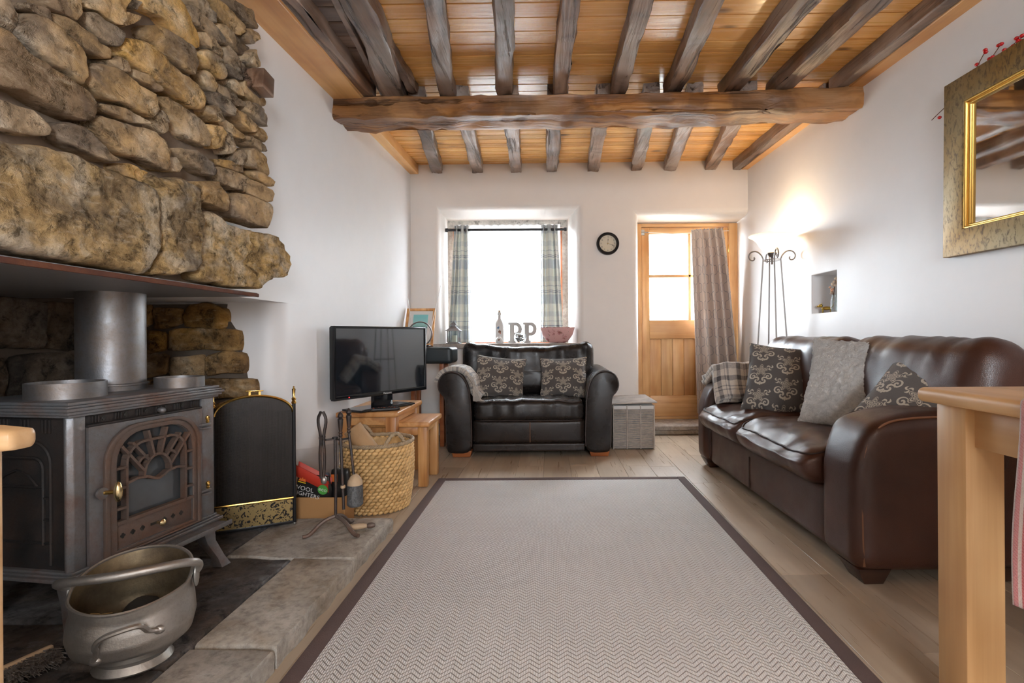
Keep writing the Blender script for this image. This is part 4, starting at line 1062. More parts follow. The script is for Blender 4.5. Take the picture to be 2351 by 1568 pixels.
# ------------------------------------------------------------------ leather armchair under the window
AC = -.161
chair = thing('leather_armchair', 'wide black leather armchair with scrolled arms under the window', 'armchair', (AC, 4.3, 0))
YF = 3.87
prz = [(575, 1470), (580, 1250), (575, 1100), (562, 800), (535, 620), (490, 510), (420, 435), (340, 405), (250, 412), (175, 465), (140, 555), (142, 625), (175, 690), (222, 730), (240, 810), (242, 1000), (248, 1300), (258, 1430), (290, 1472)]
pr = []
for a, b in prz:
    w = WY(980 + a * .1786, 780 + b * .1786, YF); pr.append((w.x, w.z))
pr = [(p.x, p.y) for p in chaikin([Vector(p) for p in pr], 2, True)]
def sidearm(sgn):
    q = [(p[0] if sgn < 0 else 2 * AC - p[0], p[1]) for p in pr]
    if sgn > 0: q = q[::-1]
    mb = MB(); n = len(q); c = (sum(p[0] for p in q) / n, sum(p[1] for p in q) / n); vs = []
    for sc, y in ((.93, YF + .0), (.975, YF + .004), (.995, YF + .014), (1.0, YF + .03), (1.0, YF + .35), (1.0, 4.72)):
        for p in q: vs.append((c[0] + (p[0] - c[0]) * sc, y + (.004 * nz((p[0], y, p[1]), 5, 2) if y > YF + .02 else 0), c[1] + (p[1] - c[1]) * sc))
    fs = [(k * n + i, k * n + (i + 1) % n, (k + 1) * n + (i + 1) % n, (k + 1) * n + i) for k in range(5) for i in range(n)] + [tuple(range(n - 1, -1, -1)), tuple(5 * n + i for i in range(n))]
    a = obj('arm', mb.add(vs, fs), MT['leather_black'], chair, sharp=45)
    obj('piping', MB().tube([(c[0] + (p[0] - c[0]) * .985, YF + .006, c[1] + (p[1] - c[1]) * .985) for p in q if p[1] > .06], .0055, 6), MT['seam'], a)
    xs = [p[0] for p in q if p[1] < .12]
    x0, x1 = min(xs) + .03, max(xs) - .005
    for y in (YF + .02, 4.6):
        t = .012; obj('foot', MB().add([(x0 + t, y + t, .001), (x1 - t, y + t, .001), (x1 - t, y + .09, .001), (x0 + t, y + .09, .001), (x0, y, .05), (x1, y, .05), (x1, y + .1, .05), (x0, y + .1, .05)], [(3, 2, 1, 0), (4, 5, 6, 7), (0, 1, 5, 4), (1, 2, 6, 5), (2, 3, 7, 6), (3, 0, 4, 7)]), MT['foot'], chair, bevel=.004)
sidearm(-1); sidearm(1)
xi = max(p[0] for p in pr if p[1] < .3) + .002; xj = 2 * AC - xi
def creases(o, u, amt, fx, fz=0, seed=0):
    return amt * (nz((o.x * fx, o.y * 3, o.z * 3), 1, seed) + .6 * nz((o.x * fx * 2.3, o.y * 5, o.z * 5), 1, seed + 1))
base = obj('base_panel', MB().soft(((xi + xj) / 2, YF + .25, .19), ((xj - xi) / 2, .235, .088), .025, 16, (0, .03, 0)), MT['leather_black'], chair, sharp=60)
obj('base_seam', MB().tube([(AC + .01, YF + .005, z) for z in (.115, .19, .265)], .0035, 6), MT['seam_warm'], base)
obj('plinth', MB().soft(((xi + xj) / 2, YF + .25, .073), ((xj - xi) / 2, .232, .034), .016, 14), MT['leather_black'], chair, sharp=60)
def seatfn(o, u):
    k = 1 if u[1] < 0 else .4
    w = creases(o, u, .011, 14, seed=4) * (1 - u[0] ** 4)
    if u[2] > .3: o.z += w + .012 * (1 - u[0] ** 2) * (-u[1])
    if u[1] < -.5: o.y += w * .9 + .012 * nz((o.x * 22, 0, o.z * 3), 1, 8)
    return o
sc_ = obj('seat_cushion', MB().soft(((xi + xj) / 2, YF + .295, .342), ((xj - xi) / 2 - .006, .29, .077), .045, 34, (0, .04, .22), seatfn), MT['leather_crease'], chair, sharp=0)
for zs in (1, -1): obj('piping', MB().tube(soft_edge(((xi + xj) / 2, YF + .295, .342), ((xj - xi) / 2 - .006, .29, .077), .045, (0, .04, .22), seatfn, -1, zs=zs), .004, 6), MT['seam'], sc_)
bx0, bx1 = WY(1058, 800, 4.4).x, WY(1365, 800, 4.4).x
def backfn(o, u):
    sag = -.045 * (1 - u[0] ** 2) if u[2] > 0 else 0
    o.z += sag * max(0, u[2]) + .012 * abs(u[0]) ** 3 * u[2]
    f = creases(o, u, .024, 11, seed=11) * max(0, u[2] + .6) * .8
    o.y += -.05 * max(0, u[2]) ** 2 + (f if u[1] < 0 else 0) + .018 * nz((o.x * 12, 0, o.z * 2.2), 1, 5) * (u[2] > -.2)
    if u[2] > .5: o.z += .008 * nz((o.x * 16, o.y * 8, 0), 1, 9)
    return o
bk = MB().soft((0, 0, 0), ((bx1 - bx0) / 2, .115, .225), .085, 40, (0, .25, .0), backfn).xf(Matrix.Translation(((bx0 + bx1) / 2, 4.52, .62)) @ Matrix.Rotation(radians(-9), 4, 'X'))
bc = obj('back_cushion', bk, MT['leather_crease'], chair, sharp=0)
obj('back_frame', MB().soft((AC, 4.68, .40), (.5, .06, .36), .05, 12), MT['leather_black'], chair, sharp=60)
obj('piping', MB().tube([(bx0 + .2 + (bx1 - bx0 - .4) * t / 10, 4.365 - .004 * sin(t), .605) for t in range(11)], .003, 6), MT['seam'], bc)

# ------------------------------------------------------------------ brown leather sofa along the right wall
s_near, s_far = Vector((1.075, 1.84, 0)), Vector((1.03, 3.685, 0))
SL = (s_far - s_near).length; SFM = frame(s_near, s_far - s_near)        # local x along the sofa, -y into its depth
sofa = thing('leather_sofa', 'brown leather two-seater sofa with padded arms along the right wall', 'sofa', SFM @ Vector((SL / 2, -.33, 0)))
def so(name, mb, mat, parent=sofa, **k): return obj(name, mb.xf(SFM), MT[mat], parent, **k)
DEP = .66
def armfn(o, u):
    if u[2] > 0: o.z += -.03 * max(0, u[1]) ** 3
    return o
def arm_soft(x0, x1, z1):
    hy, hz = .31, (z1 - .05) / 2
    def fn(o, u):
        if u[1] > .2 and u[2] > .2:        # rounded front top corner
            k = (u[1] - .2) * (u[2] - .2) / .64; o.y -= .055 * k ** 1.5; o.z -= .045 * k ** 1.5
        o.x += .004 * nz((o.x, o.y * 4, o.z * 4), 1, 3); return o
    return MB().soft(((x0 + x1) / 2, -hy - .003, .05 + hz), ((x1 - x0) / 2, hy, hz), .055, 22, (.05, .015, .02), fn)
def seam_arm(x, zt):
    pts = [(x, -.035, .075), (x, -.03, .2), (x, -.03, .42), (x, -.055, zt - .085), (x, -.11, zt - .032), (x, -.2, zt - .016), (x, -.4, zt - .012), (x, -.58, zt - .012)]
    return MB().tube(chaikin(pts, 2), .0042, 6)
AN, AF, ZA = .25, .19, .617
na = so('arm', arm_soft(0, AN, ZA), 'leather_brown', sharp=0); so('seam', seam_arm(.012, ZA), 'seam_warm', na); so('seam', seam_arm(AN - .012, ZA), 'seam', na)
fa = so('arm', arm_soft(SL - AF, SL, ZA - .01), 'leather_brown', sharp=0); so('seam', seam_arm(SL - AF + .012, ZA - .01), 'seam', fa)
fr = so('front_panel', MB().soft((SL / 2 + .02, -.30, .175), ((SL - AN - AF) / 2 + .01, .27, .125), .03, 18, (0, .02, 0)), 'leather_brown', sharp=60)
DIV = 1.02
so('seam', MB().tube([(DIV - .03, -.024, z) for z in (.07, .15, .24)], .004, 6), 'seam', fr)
def sfn(seed):
    def fn(o, u):
        w = .006 * nz((o.x * 7, o.y * 7, o.z * 7), 1, seed) + .0035 * nz((o.x * 20, o.y * 20, o.z * 10), 1, seed + 1)
        if u[1] > .3: o.y += (u[1] - .3) * .03 * (1 - abs(u[2])) + w * 1.5
        if u[2] > 0: o.z += w * 2 - .05 * max(0, u[1]) ** 3 * u[2]
        return o
    return fn
for k, (x0, x1) in enumerate(((AN + .004, DIV), (DIV + .004, SL - AF - .004))):
    c = so('seat_cushion', MB().soft(((x0 + x1) / 2, -.265, .372), ((x1 - x0) / 2, .30, .083), .06, 30, (0, .03, .2), sfn(20 + k)), 'leather_brown', sharp=0)
    so('piping', MB().tube(soft_edge(((x0 + x1) / 2, -.265, .372), ((x1 - x0) / 2, .30, .083), .06, (0, .03, .2), sfn(20 + k), 1), .0045, 6), 'seam', c)
def bfn(seed):
    def fn(o, u):
        w = .010 * nz((o.x * 9, o.y * 5, o.z * 4), 1, seed) + .006 * nz((o.x * 22, o.y * 6, o.z * 7), 1, seed + 1)
        if u[1] > 0: o.y += w * 1.3
        if u[2] > .3: o.z += w * .8
        return o
    return fn
BD = .86
for k, (x0, x1) in enumerate(((-.015, BD), (BD + .004, SL - .06))):
    m = MB().soft((0, 0, 0), ((x1 - x0) / 2, .115, .27), .1, 30, (0, .35, .02), bfn(30 + k)).xf(Matrix.Translation(((x0 + x1) / 2, -.525, .615)) @ Matrix.Rotation(radians(14), 4, 'X'))
    so('back_cushion', m, 'leather_brown', sharp=0)
so('back_frame', MB().soft((SL / 2, -.62, .42), (SL / 2 - .02, .05, .38), .045, 12), 'leather_brown', sharp=60)
for x0, x1 in ((.02, .16), (SL - .15, SL - .02)):
    for y0 in (-.14, -.64): so('foot', MB().add([(x0 + .015, y0 + .02, .001), (x1 - .03, y0 + .02, .001), (x1 - .03, y0 + .09, .001), (x0 + .015, y0 + .09, .001), (x0, y0, .06), (x1, y0, .06), (x1, y0 + .12, .06), (x0, y0 + .12, .06)], [(3, 2, 1, 0), (4, 5, 6, 7), (0, 1, 5, 4), (1, 2, 6, 5), (2, 3, 7, 6), (3, 0, 4, 7)]), 'foot_dark', bevel=.003)

# ------------------------------------------------------------------ cushions
def pillow(name, lab, centre, right, up, w, h, t, mat, seed, group, curl=0.0, res=27, fuzz=0):
    def side(sg):
        def fn(a, b):
            u, v = a * 2 - 1, b * 2 - 1
            e = max(0, (1 - u ** 2)) ** .5 * max(0, (1 - v ** 2)) ** .5
            x = u * w / 2 * (1 - .075 * (1 - v ** 2) * abs(u)); y = v * h / 2 * (1 - .075 * (1 - u ** 2) * abs(v))
            z = sg * t / 2 * e ** .85 + curl * (u * u + v * v) * .5
            p = Vector((x, y, z)); d = nz((x, y, sg), 9, seed) * .010 * (.3 + e) + nz((x, y, sg), 22, seed) * .004 * e
            if fuzz: d += fuzz * (nz((x, y, sg), 60, 3) + nz((x, y, sg), 110, 5)); x += fuzz * nz((x, y, 3), 80, 2); y += fuzz * nz((x, y, 5), 80, 4)
            return (x, y, z + d * sg)
        return fn
    n = res; mb = MB().grid(side(1), n, n).grid(side(-1), n, n)
    m2 = n * n
    mb.f = mb.f[:(n - 1) ** 2] + [tuple(reversed(q)) for q in mb.f[(n - 1) ** 2:]]
    rim = [i for i in range(n)] + [j * n + n - 1 for j in range(1, n)] + [(n - 1) * n + i for i in range(n - 2, -1, -1)] + [j * n for j in range(n - 2, 0, -1)]
    for a, b in zip(rim, rim[1:] + rim[:1]): mb.f.append((b, a, m2 + a, m2 + b))
    x = Vector(right).normalized(); y = Vector(up); y = (y - x * y.dot(x)).normalized(); z = x.cross(y)
    M = Matrix((x, y, z)).transposed().to_4x4(); M.translation = Vector(centre)
    return tag(obj(name, mb, MT[mat], M=M, sharp=0), lab, 'cushion', group)
SG = 'cushions on the sofa and armchair'
pillow('damask_cushion', 'grey damask cushion on the left of the black armchair, beside the throw', WY(1148, 866, 4.24), (1, .06, -.10), (-.04, .45, .85), .41, .37, .14, 'damask', 1, SG)
pillow('damask_cushion', 'grey damask cushion on the right of the black armchair', WY(1294, 867, 4.25), (1, -.08, .03), (.06, .45, .85), .39, .365, .14, 'damask', 2, SG)
pillow('damask_cushion', 'grey damask cushion by the folded throw on the brown sofa', (1.385, 3.06, .635), (.88, -.40, -.10), (.28, .38, .87), .46, .44, .15, 'damask', 3, SG)
pillow('fluffy_cushion', 'fluffy pale grey cushion in the middle of the brown sofa', (1.46, 2.50, .66), (.68, -.64, -.05), (.34, .25, .90), .45, .47, .16, 'fluffy', 4, SG, res=70, fuzz=.006)
pillow('damask_cushion', 'grey damask cushion half hidden behind the near arm of the sofa', (1.505, 2.07, .64), (.44, -.80, -.2), (.68, .2, .60), .44, .38, .15, 'damask', 5, SG)

# ------------------------------------------------------------------ throws
def cloth(name, fn, nu, nv, su, sv, mat, thick, lab=None, cat=None, parent=None, group=None):
    mb = MB().grid(fn, nu, nv); uv = [(i / (nu - 1) * su, j / (nv - 1) * sv) for j in range(nv) for i in range(nu)]
    o = obj(name, mb, MT[mat], parent, sharp=0, uv=uv, solid=thick)
    return tag(o, lab, cat, group) if lab else o
th = thing('knitted_throw', 'grey checked wool throw with a fringe over the left arm of the armchair', 'throw', (-.68, 4.1, .6))
ia = [p for p in pr]; k0 = min(range(len(ia)), key=lambda k: ia[k][1]); ia = ia[k0:] + ia[:k0]
top_i = max(range(len(ia)), key=lambda k: ia[k][1]); cxm = ia[top_i][0]
inner_ = [p for p in ia if p[0] > cxm and p[1] > .43]; outer_ = [p for p in ia if p[0] <= cxm and p[1] > .555]
inner_.sort(key=lambda p: p[1]); outer_.sort(key=lambda p: -p[1])
cc = Vector((cxm, 0, .5)); path_ = [Vector((p[0], 0, p[1])) for p in inner_ + outer_]
path_ = [p + (p - cc).normalized() * .028 for p in path_][::-1]
prof = resample_open(chaikin(path_, 1), 40)
prof = prof[:36] + [prof[35] + Vector((.012 * k, 0, -.012 * k)) for k in range(1, 5)]
def thr(a, b):
    p = prof[min(39, int(a * 39 + .5))]; y = YF + .06 + b * .30
    dz = .010 * nz((p.x * 3, y * 3, a * 4), 3, 2) - .012 * b * (1 if a < .3 else 0)
    return (p.x + (.012 * sin(b * 9) if a > .5 else 0) - .02 * (1 - b) * max(0, a - .5), y - .04 * max(0, a - .5), max(p.z + dz - .012, .44 if a > .7 else 0))
cloth('blanket', thr, 40, 14, .7, .3, 'throw', .038, parent=th)
fg = MB(); rnd = random.Random(5)
for k in range(150):
    a = .58 + .42 * rnd.random(); p = Vector(thr(a, 0)) + Vector((rnd.uniform(.008, .026), rnd.uniform(-.055, -.022), rnd.uniform(-.01, .01))); L = rnd.uniform(.05, .12)
    ex = rnd.uniform(-.005, .06); q = [p, p + Vector((ex * .5 + rnd.uniform(-.008, .008), -.008, -L * .55)), p + Vector((ex, -.012, -L))]
    q = [Vector((max(v.x, xi + .012) if v.z < .6 else v.x, v.y, max(v.z, .425))) for v in q]
    fg.tube(q, [.0034, .003, .0022], 5)
obj('fringe', fg, MT['fringe'], th, kind='stuff')
def folded(a, b):
    w = SFM @ Vector((SL - .30 + .37 * 0, 0, 0)); s = SL + .015 - a * .36
    zt = ZA + .005 + .075 * sin(pi * min(1, (1 - a) * 1.15)) ** .6 if a < .62 else ZA + .06 - (a - .62) * .48
    d = -.05 - b * .42; q = SFM @ Vector((s, d - .02 * sin(a * 5), zt + .012 * nz((a * 3, b * 4, 0), 2, 4) - .02 * max(0, .15 - b) / .15))
    return tuple(q)
ft = thing('folded_throw', 'folded cream and charcoal checked wool throw on the far arm of the sofa', 'throw', SFM @ Vector((SL - .1, -.25, ZA)))
cloth('top_layer', folded, 22, 18, .4, .45, 'throw', .04, parent=ft)
cloth('under_layer', lambda a, b: tuple(Vector(folded(a * .97, .03 + b * .95)) - Vector((0, 0, .036)) + (SFM.to_3x3() @ Vector((.0, .015, 0)))), 22, 18, .4, .45, 'throw', .03, parent=ft)

# ------------------------------------------------------------------ nest of pine tables
def side_table(name, lab, x0, x1, y0, y1, h, leg, ov=.018, th_=.03):
    t = thing(name, lab, 'table', ((x0 + x1) / 2, (y0 + y1) / 2, 0), 'nest of pine tables')
    obj('table_top', MB().box(x0, x1, y0, y1, h - th_, h), MT['nest'], t, bevel=.008, seg=3)
    a, b, c, d = x0 + ov, x1 - ov, y0 + ov, y1 - ov
    for x in (a, b - leg):
        for y in (c, d - leg): obj('leg', MB().box(x, x + leg, y, y + leg, .001, h - th_ - .001), MT['nest_z'], t, bevel=.004)
    z0, z1 = h - th_ - .05, h - th_ - .001
    for (p, q, r, s) in ((a + leg, b - leg, c + .012, c + .032), (a + leg, b - leg, d - .032, d - .012)): obj('apron', MB().box(p, q, r, s, z0, z1), MT['nest'], t, bevel=.002)
    obj('apron', MB().box(a + .012, a + .032, c + leg, d - leg, z0, z1), MT['nest'], t, bevel=.002)
    if name == 'side_table': obj('apron', MB().box(b - .032, b - .012, c + leg, d - leg, z0 + .01, z1), MT['nest'], t, bevel=.002)
    return t
side_table('side_table', 'larger pine side table under the television', -1.25, -.885, 3.04, 3.62, .464, .062)
side_table('side_table', 'smaller pine side table pulled out from under the larger one', -1.15, -.722, 3.115, 3.485, .392, .055)

# ------------------------------------------------------------------ television (local x along the screen, -y out of it)
t0, t1 = Vector((-1.212, 2.915, 0)), Vector((-.848, 3.555, 0)); TW = (t1 - t0).length; TM = frame(t0, t1 - t0)
tv = thing('television', 'black flat-screen television on the pine side table', 'television', ((t0.x + t1.x) / 2, (t0.y + t1.y) / 2, .464))
def tp_(name, mb, mat, parent=tv, **k): return obj(name, mb.xf(TM), MT[mat], parent, **k)
TZ0, TZ1 = .545, .967
bz = tp_('bezel', MB().ring([(0, TZ0), (0, TZ1), (TW, TZ1), (TW, TZ0)], [(.016, TZ0 + .024), (.016, TZ1 - .014), (TW - .016, TZ1 - .014), (TW - .016, TZ0 + .024)], 'y', -.012, .018), 'black_gloss', bevel=.0025)
tp_('screen', MB().box(.012, TW - .012, -.006, .004, TZ0 + .02, TZ1 - .01), 'screen')
tp_('back_shell', MB().box(.004, TW - .004, .016, .036, TZ0 + .004, TZ1 - .004).box(.15, TW - .15, .03, .075, TZ0 + .02, TZ0 + .25), 'black', bevel=.008)
tp_('neck', MB().box(TW / 2 - .075, TW / 2 + .075, .0, .03, .48, TZ0 + .03), 'black_gloss', bevel=.004)
tp_('stand', MB().soft((TW / 2 - .02, .01, .474), (.215, .085, .008), .007, 10), 'black_gloss')
tp_('brand_lettering', text_mb('Panasonic', .017).xf(Matrix.Translation((TW / 2 + .02, -.0135, TZ0 + .011)) @ Matrix.Rotation(pi / 2, 4, 'X')), 'white_ink', bz, smooth=False)
tp_('power_light', MB().sphere((.1, -.0125, TZ0 + .012), .003, 8, 6), 'led', bz)
RM = frame((-.98, 3.10, .464), (.93, .37, 0))
rc = tag(obj('remote_control', MB().soft((0, 0, .0105), (.085, .022, .0095), .008, 10).xf(RM), MT['black'], sharp=60), 'black remote control lying on the pine table below the screen', 'remote')
for i in range(9):
    for j in range(3): obj('button', MB().box(-.07 + i * .015, -.061 + i * .015, -.015 + j * .011, -.008 + j * .011, .0195, .0225).xf(RM), MT['rubber' if (i + j) % 4 else 'red_print'], rc, bevel=.001, seg=1)

# ------------------------------------------------------------------ log basket
BC = Vector((-.925, 2.795, 0))
bas = thing('woven_basket', 'tall round woven hyacinth basket beside the pine tables', 'basket', BC)
def brad(z): t = z / .345; return .158 + .022 * t + .012 * sin(pi * t)
bh = .345; rows = 20
for r in range(rows):
    z = .012 + (bh - .024) * r / (rows - 1); mb = MB(); nt = 38; rr = brad(z)
    for k in range(nt):
        a = 2 * pi * (k + .5 * (r % 2)) / nt; rnd = random.Random(r * 100 + k)
        T = Matrix.Translation((BC.x + rr * cos(a), BC.y + rr * sin(a), z)) @ Matrix.Rotation(a, 4, 'Z') @ Matrix.Rotation(radians(24 if r % 2 else 24), 4, 'X')
        w = rr * 2 * pi / nt * .66; vs = []
        mb.add(*(lambda m: (m.xf(T).v, m.f))(MB().sphere((rnd.uniform(0, .003), 0, 0), (.0085, w, .0105 * rnd.uniform(.85, 1.1)), 6, 4)))
    obj('woven_row', mb, MT['hyacinth'], bas, sharp=0)
obj('inner_wall', MB().lathe([(.0, .006), (.15, .006), (.162, .1), (.172, .25), (.174, .335)], 32, BC, cap=False), MT['hyacinth'], bas)
def twist(pts, r, turns, closed=False):
    m = MB(); P = [Vector(p) for p in pts]; n = len(P)
    for s in range(3):
        q = []
        for i, p in enumerate(P):
            t = (P[(i + 1) % n] - P[i - 1]).normalized() if (closed or 0 < i < n - 1) else (P[min(i + 1, n - 1)] - P[max(i - 1, 0)]).normalized()
            sd = t.cross(Vector((0, 0, 1))); sd = sd.normalized() if sd.length > .1 else Vector((1, 0, 0)); up = sd.cross(t); a = 2 * pi * (turns * i / n + s / 3)
            q.append(p + (sd * cos(a) + up * sin(a)) * r * .55)
        m.tube(q, r * .62, 5, closed)
    return m
obj('rim', twist([(BC.x + .182 * cos(2 * pi * k / 120), BC.y + .182 * sin(2 * pi * k / 120), bh + .004) for k in range(120)], .011, 30, True), MT['rope'], bas, sharp=0)
for ang in (radians(135), radians(-42)):
    pts = []
    for k in range(25):
        t = k / 24; a = ang + (t - .5) * .62; pts.append((BC.x + .178 * cos(a), BC.y + .178 * sin(a), bh + .062 * sin(pi * t) ** .7))
    obj('handle', twist(pts, .010, 7), MT['rope'], bas, sharp=0)
LM = frame((BC.x - .055, BC.y - .02, .325), (.55, .1, -.8), (1, 0, .5))
lg = tag(obj('firewood_log', MB().lathe([(0, -.12), (.048, -.12), (.05, -.118), (.05, .118), (.048, .12), (0, .12)], 20).xf(LM @ Matrix.Rotation(pi / 2, 4, 'Y')), MT['bark'], sharp=40), 'pale cut log standing in the woven basket', 'log')
lg2 = tag(obj('firewood_log', MB().lathe([(0, -.1), (.05, -.1), (.05, .1), (0, .1)], 14).xf(Matrix.Translation((BC.x + .05, BC.y + .03, .15)) @ Matrix.Rotation(.2, 4, 'X')), MT['bark'], sharp=40), 'short log deep inside the woven basket', 'log')

# ------------------------------------------------------------------ fireside companion set
CS = Vector((-.925, 2.245, HZ))
cs = thing('companion_set', 'black wrought iron fireside tool stand on the hearth', 'tool stand', CS)
for d in (Vector((-.095, -.055, 0)), Vector((.10, -.045, 0)), Vector((.02, .11, 0))):
    obj('foot', MB().tube(chaikin([CS + Vector((0, 0, .075)), CS + d * .45 + Vector((0, 0, .062)), CS + d * .85 + Vector((0, 0, .02)), CS + d * 1.0 + Vector((0, 0, .009)), CS + d * 1.18 + Vector((0, 0, .009))], 2), .0085, 8), MT['iron_rust'], cs)
obj('pole', MB().tube([CS + Vector((0, 0, .07)), CS + Vector((.002, 0, .2)), CS + Vector((0, 0, .41))], .0065, 8), MT['wrought'], cs)
hk = [CS + Vector((x, y, .405)) for x, y in ((-.055, -.01), (0, 0), (.03, -.012), (.055, .012))]
obj('tool_rack', MB().tube([hk[0], CS + Vector((-.03, -.016, .405)), CS + Vector((0, 0, .405)), CS + Vector((.03, -.014, .405)), hk[3]], .006, 6, flat=.7).lathe([(0, -.004), (.012, -.004), (.012, .004), (0, .004)], 12, (CS.x, CS.y, .47)), MT['wrought'], cs)
knob = [(0, .0), (.007, .0), (.009, .006), (.006, .012), (.009, .018), (.006, .024), (.008, .03), (.0125, .075), (.008, .08), (.013, .088), (.009, .1), (0, .108)]
def tool(name, lab, x, y, z0, parts):
    t = thing(name, lab, 'fire tool', (x, y, z0), 'fireside tools')
    for nm, mb, m in parts: obj(nm, mb, MT[m], t)
Zr = .47
tx, ty = CS.x + .032, CS.y - .02
tool('fire_poker', 'straight wrought iron poker hanging in front of the tool stand', tx, ty, .17, [('shaft', MB().tube([(tx, ty, .475), (tx + .012, ty - .002, .17)], .0065, 8), 'wrought'), ('handle', MB().lathe(knob, 8, (tx, ty, .478)), 'wrought'), ('collar', MB().lathe([(.009, 0), (.011, .006), (.009, .012)], 10, (tx + .0085, ty, .26)), 'handle_wood')])
tx, ty = CS.x + .05, CS.y + .025
tool('hearth_brush', 'black bristle hearth brush hanging from the tool stand', tx, ty, .19, [('shaft', MB().tube([(tx, ty, .485), (tx + .012, ty, .385), (tx + .02, ty, .30)], .006, 8), 'wrought'), ('handle', MB().lathe(knob, 8, (tx, ty, .487)), 'wrought'),
    ('brush_head', MB().lathe([(.008, .045), (.02, .035), (.03, .018), (.032, 0)], 16, (tx + .025, ty, .262)), 'handle_wood'), ('bristles', MB().lathe([(.032, 0), (.033, -.05), (.034, -.085), (.026, -.093), (0, -.09)], 20, (tx + .025, ty, .262)), 'bristle_blk')])
tx, ty = CS.x - .05, CS.y - .012
def tong(s): return MB().tube(chaikin([(tx + s * .004, ty, .585), (tx + s * .021, ty, .55), (tx + s * .004, ty, .475), (tx + s * .011, ty, .40), (tx + s * .006, ty, .30)], 2), .0065, 7)
tool('fire_tongs', 'wrought iron coal tongs hanging at the left of the tool stand', tx, ty, .27, [('tong_arm', tong(-1), 'wrought'), ('tong_arm', tong(1), 'wrought'), ('claw', MB().sphere((tx + .006, ty, .292), (.014, .012, .018), 10, 6), 'pewter'), ('pivot', MB().lathe([(0, -.014), (.009, -.014), (.009, .014), (0, .014)], 10).xf(Matrix.Translation((tx, ty, .475)) @ Matrix.Rotation(pi / 2, 4, 'X')), 'wrought')])
HM = frame(CS + Vector((.045, .03, .0145)), (1, .25, 0))
wh = thing('turned_handle', 'loose pale turned wooden handle lying behind the tool stand foot', 'handle', CS + Vector((.06, .04, 0)))
obj('shaft', MB().lathe([(0, 0), (.013, 0), (.013, .012), (.010, .014), (.0135, .03), (.012, .06), (.008, .075)], 12).xf(HM @ Matrix.Rotation(pi / 2, 4, 'Y')), MT['handle_wood'], wh); obj('tip', MB().lathe([(.008, .075), (.012, .08), (.013, .095), (.008, .108), (0, .11)], 12).xf(HM @ Matrix.Rotation(pi / 2, 4, 'Y')), MT['iron_rust'], wh)

# ------------------------------------------------------------------ cardboard box with the firelighter bags
b0 = Vector((-1.225, 2.475, 0)); BM_ = frame(b0, (1, -.03, 0)); bw_, bd_, bh_ = .25, .115, .145
cbx = thing('cardboard_box', 'open brown cardboard box on the floor beside the hearth', 'box', b0 + Vector((.13, .1, 0)))
for nm, a in (('panel', (0, bw_, 0, .006, .001, bh_)), ('panel', (0, bw_, bd_ - .006, bd_, .001, bh_)), ('panel', (0, .006, .006, bd_ - .006, .001, bh_)), ('panel', (bw_ - .006, bw_, .006, bd_ - .006, .001, bh_)), ('bottom', (.006, bw_ - .006, .006, bd_ - .006, .001, .008))):
    obj(nm, MB().box(*a).xf(BM_), MT['cardboard'], cbx, bevel=.0015, seg=1)
def bag(fnm, M, mat, parent, nu=24, nv=16, h=.2, w=.15, d=.07, seed=0, taper=.7):
    def fn(a, b):
        th_ = 2 * pi * a; k = 1 - (1 - taper) * b ** 2; e = 1 - .75 * b ** 4
        c, s = cos(th_), sin(th_)
        x = w / 2 * k * math.copysign(abs(c) ** .7, c); y = d / 2 * e * math.copysign(abs(s) ** .8, s); z = h * b
        q = (x, y, z); r = 1 + .09 * nz(q, 14, seed) * (.4 + b)
        return (x * r, y * r + .02 * (b * b) * nz(q, 6, seed), z + .01 * nz((x, y, 0), 12, seed) * b)
    return obj(fnm, MB().grid(fn, nu, nv, True).xf(M), MT[mat], parent, sharp=0)
fl_ = thing('firelighter_bag', 'black and red firelighter bag with a green eco badge in the cardboard box', 'bag', b0 + Vector((.1, .06, .075)))
FM = Matrix.Translation(b0 + Vector((.09, .036, .075))) @ Matrix.Rotation(radians(8), 4, 'X') @ Matrix.Rotation(radians(4), 4, 'Y')
bag('pouch', FM, 'bag_black', fl_, h=.175, w=.165, d=.045, seed=3, taper=.95)
def slantfn(a, b):
    x = -.082 + .164 * a; return (x, -.0405 + .012 * abs(a - .5), .235 - .085 * a - .05 * b + .02 * (1 - b))
obj('red_top', MB().grid(lambda a, b: (-.083 + .16 * a, -.024 - .006 * sin(pi * b), .232 - .075 * a - .055 * b), 12, 6).grid(lambda a, b: (-.083 + .16 * a, -.022 + .04 * b, .232 - .075 * a - .03 * sin(pi * b)), 12, 6).xf(FM), MT['bag_red'], fl_, sharp=0)
def onbag(mb, x, z, m, nm, sc=1): return obj(nm, mb.xf(FM @ Matrix.Translation((x, -.0305, z)) @ Matrix.Rotation(radians(12), 4, 'Y') @ Matrix.Rotation(pi / 2, 4, 'X')), MT[m], fl_, smooth=False)
onbag(text_mb('WOOL', .03), -.038, .118, 'white_ink', 'lettering'); onbag(text_mb('LIGHTERS', .028), -.024, .088, 'white_ink', 'lettering')
bd = onbag(MB().lathe([(0, 0), (.024, 0), (.024, .0012), (0, .0012)], 20), .052, .118, 'green', 'eco_badge'); obj('lettering', text_mb('eco', .027).xf(FM @ Matrix.Translation((.052, -.0322, .119)) @ Matrix.Rotation(radians(12), 4, 'Y') @ Matrix.Rotation(pi / 2, 4, 'X')), MT['white_ink'], bd, smooth=False)
onbag(MB().prism([(-.018, 0), (.018, 0), (.012, .014), (.004, .01), (0, .02), (-.006, .01), (-.012, .014)], 'z', 0, .001), -.045, .155, 'orange', 'flame_mark'); onbag(MB().box(-.018, .018, -.008, -.004, 0, .001), -.045, .155, 'yellow', 'flame_mark')
kb = thing('kindling_bag', 'clear plastic bag with grey and orange printed packets in the cardboard box', 'bag', b0 + Vector((.16, .13, .012)))
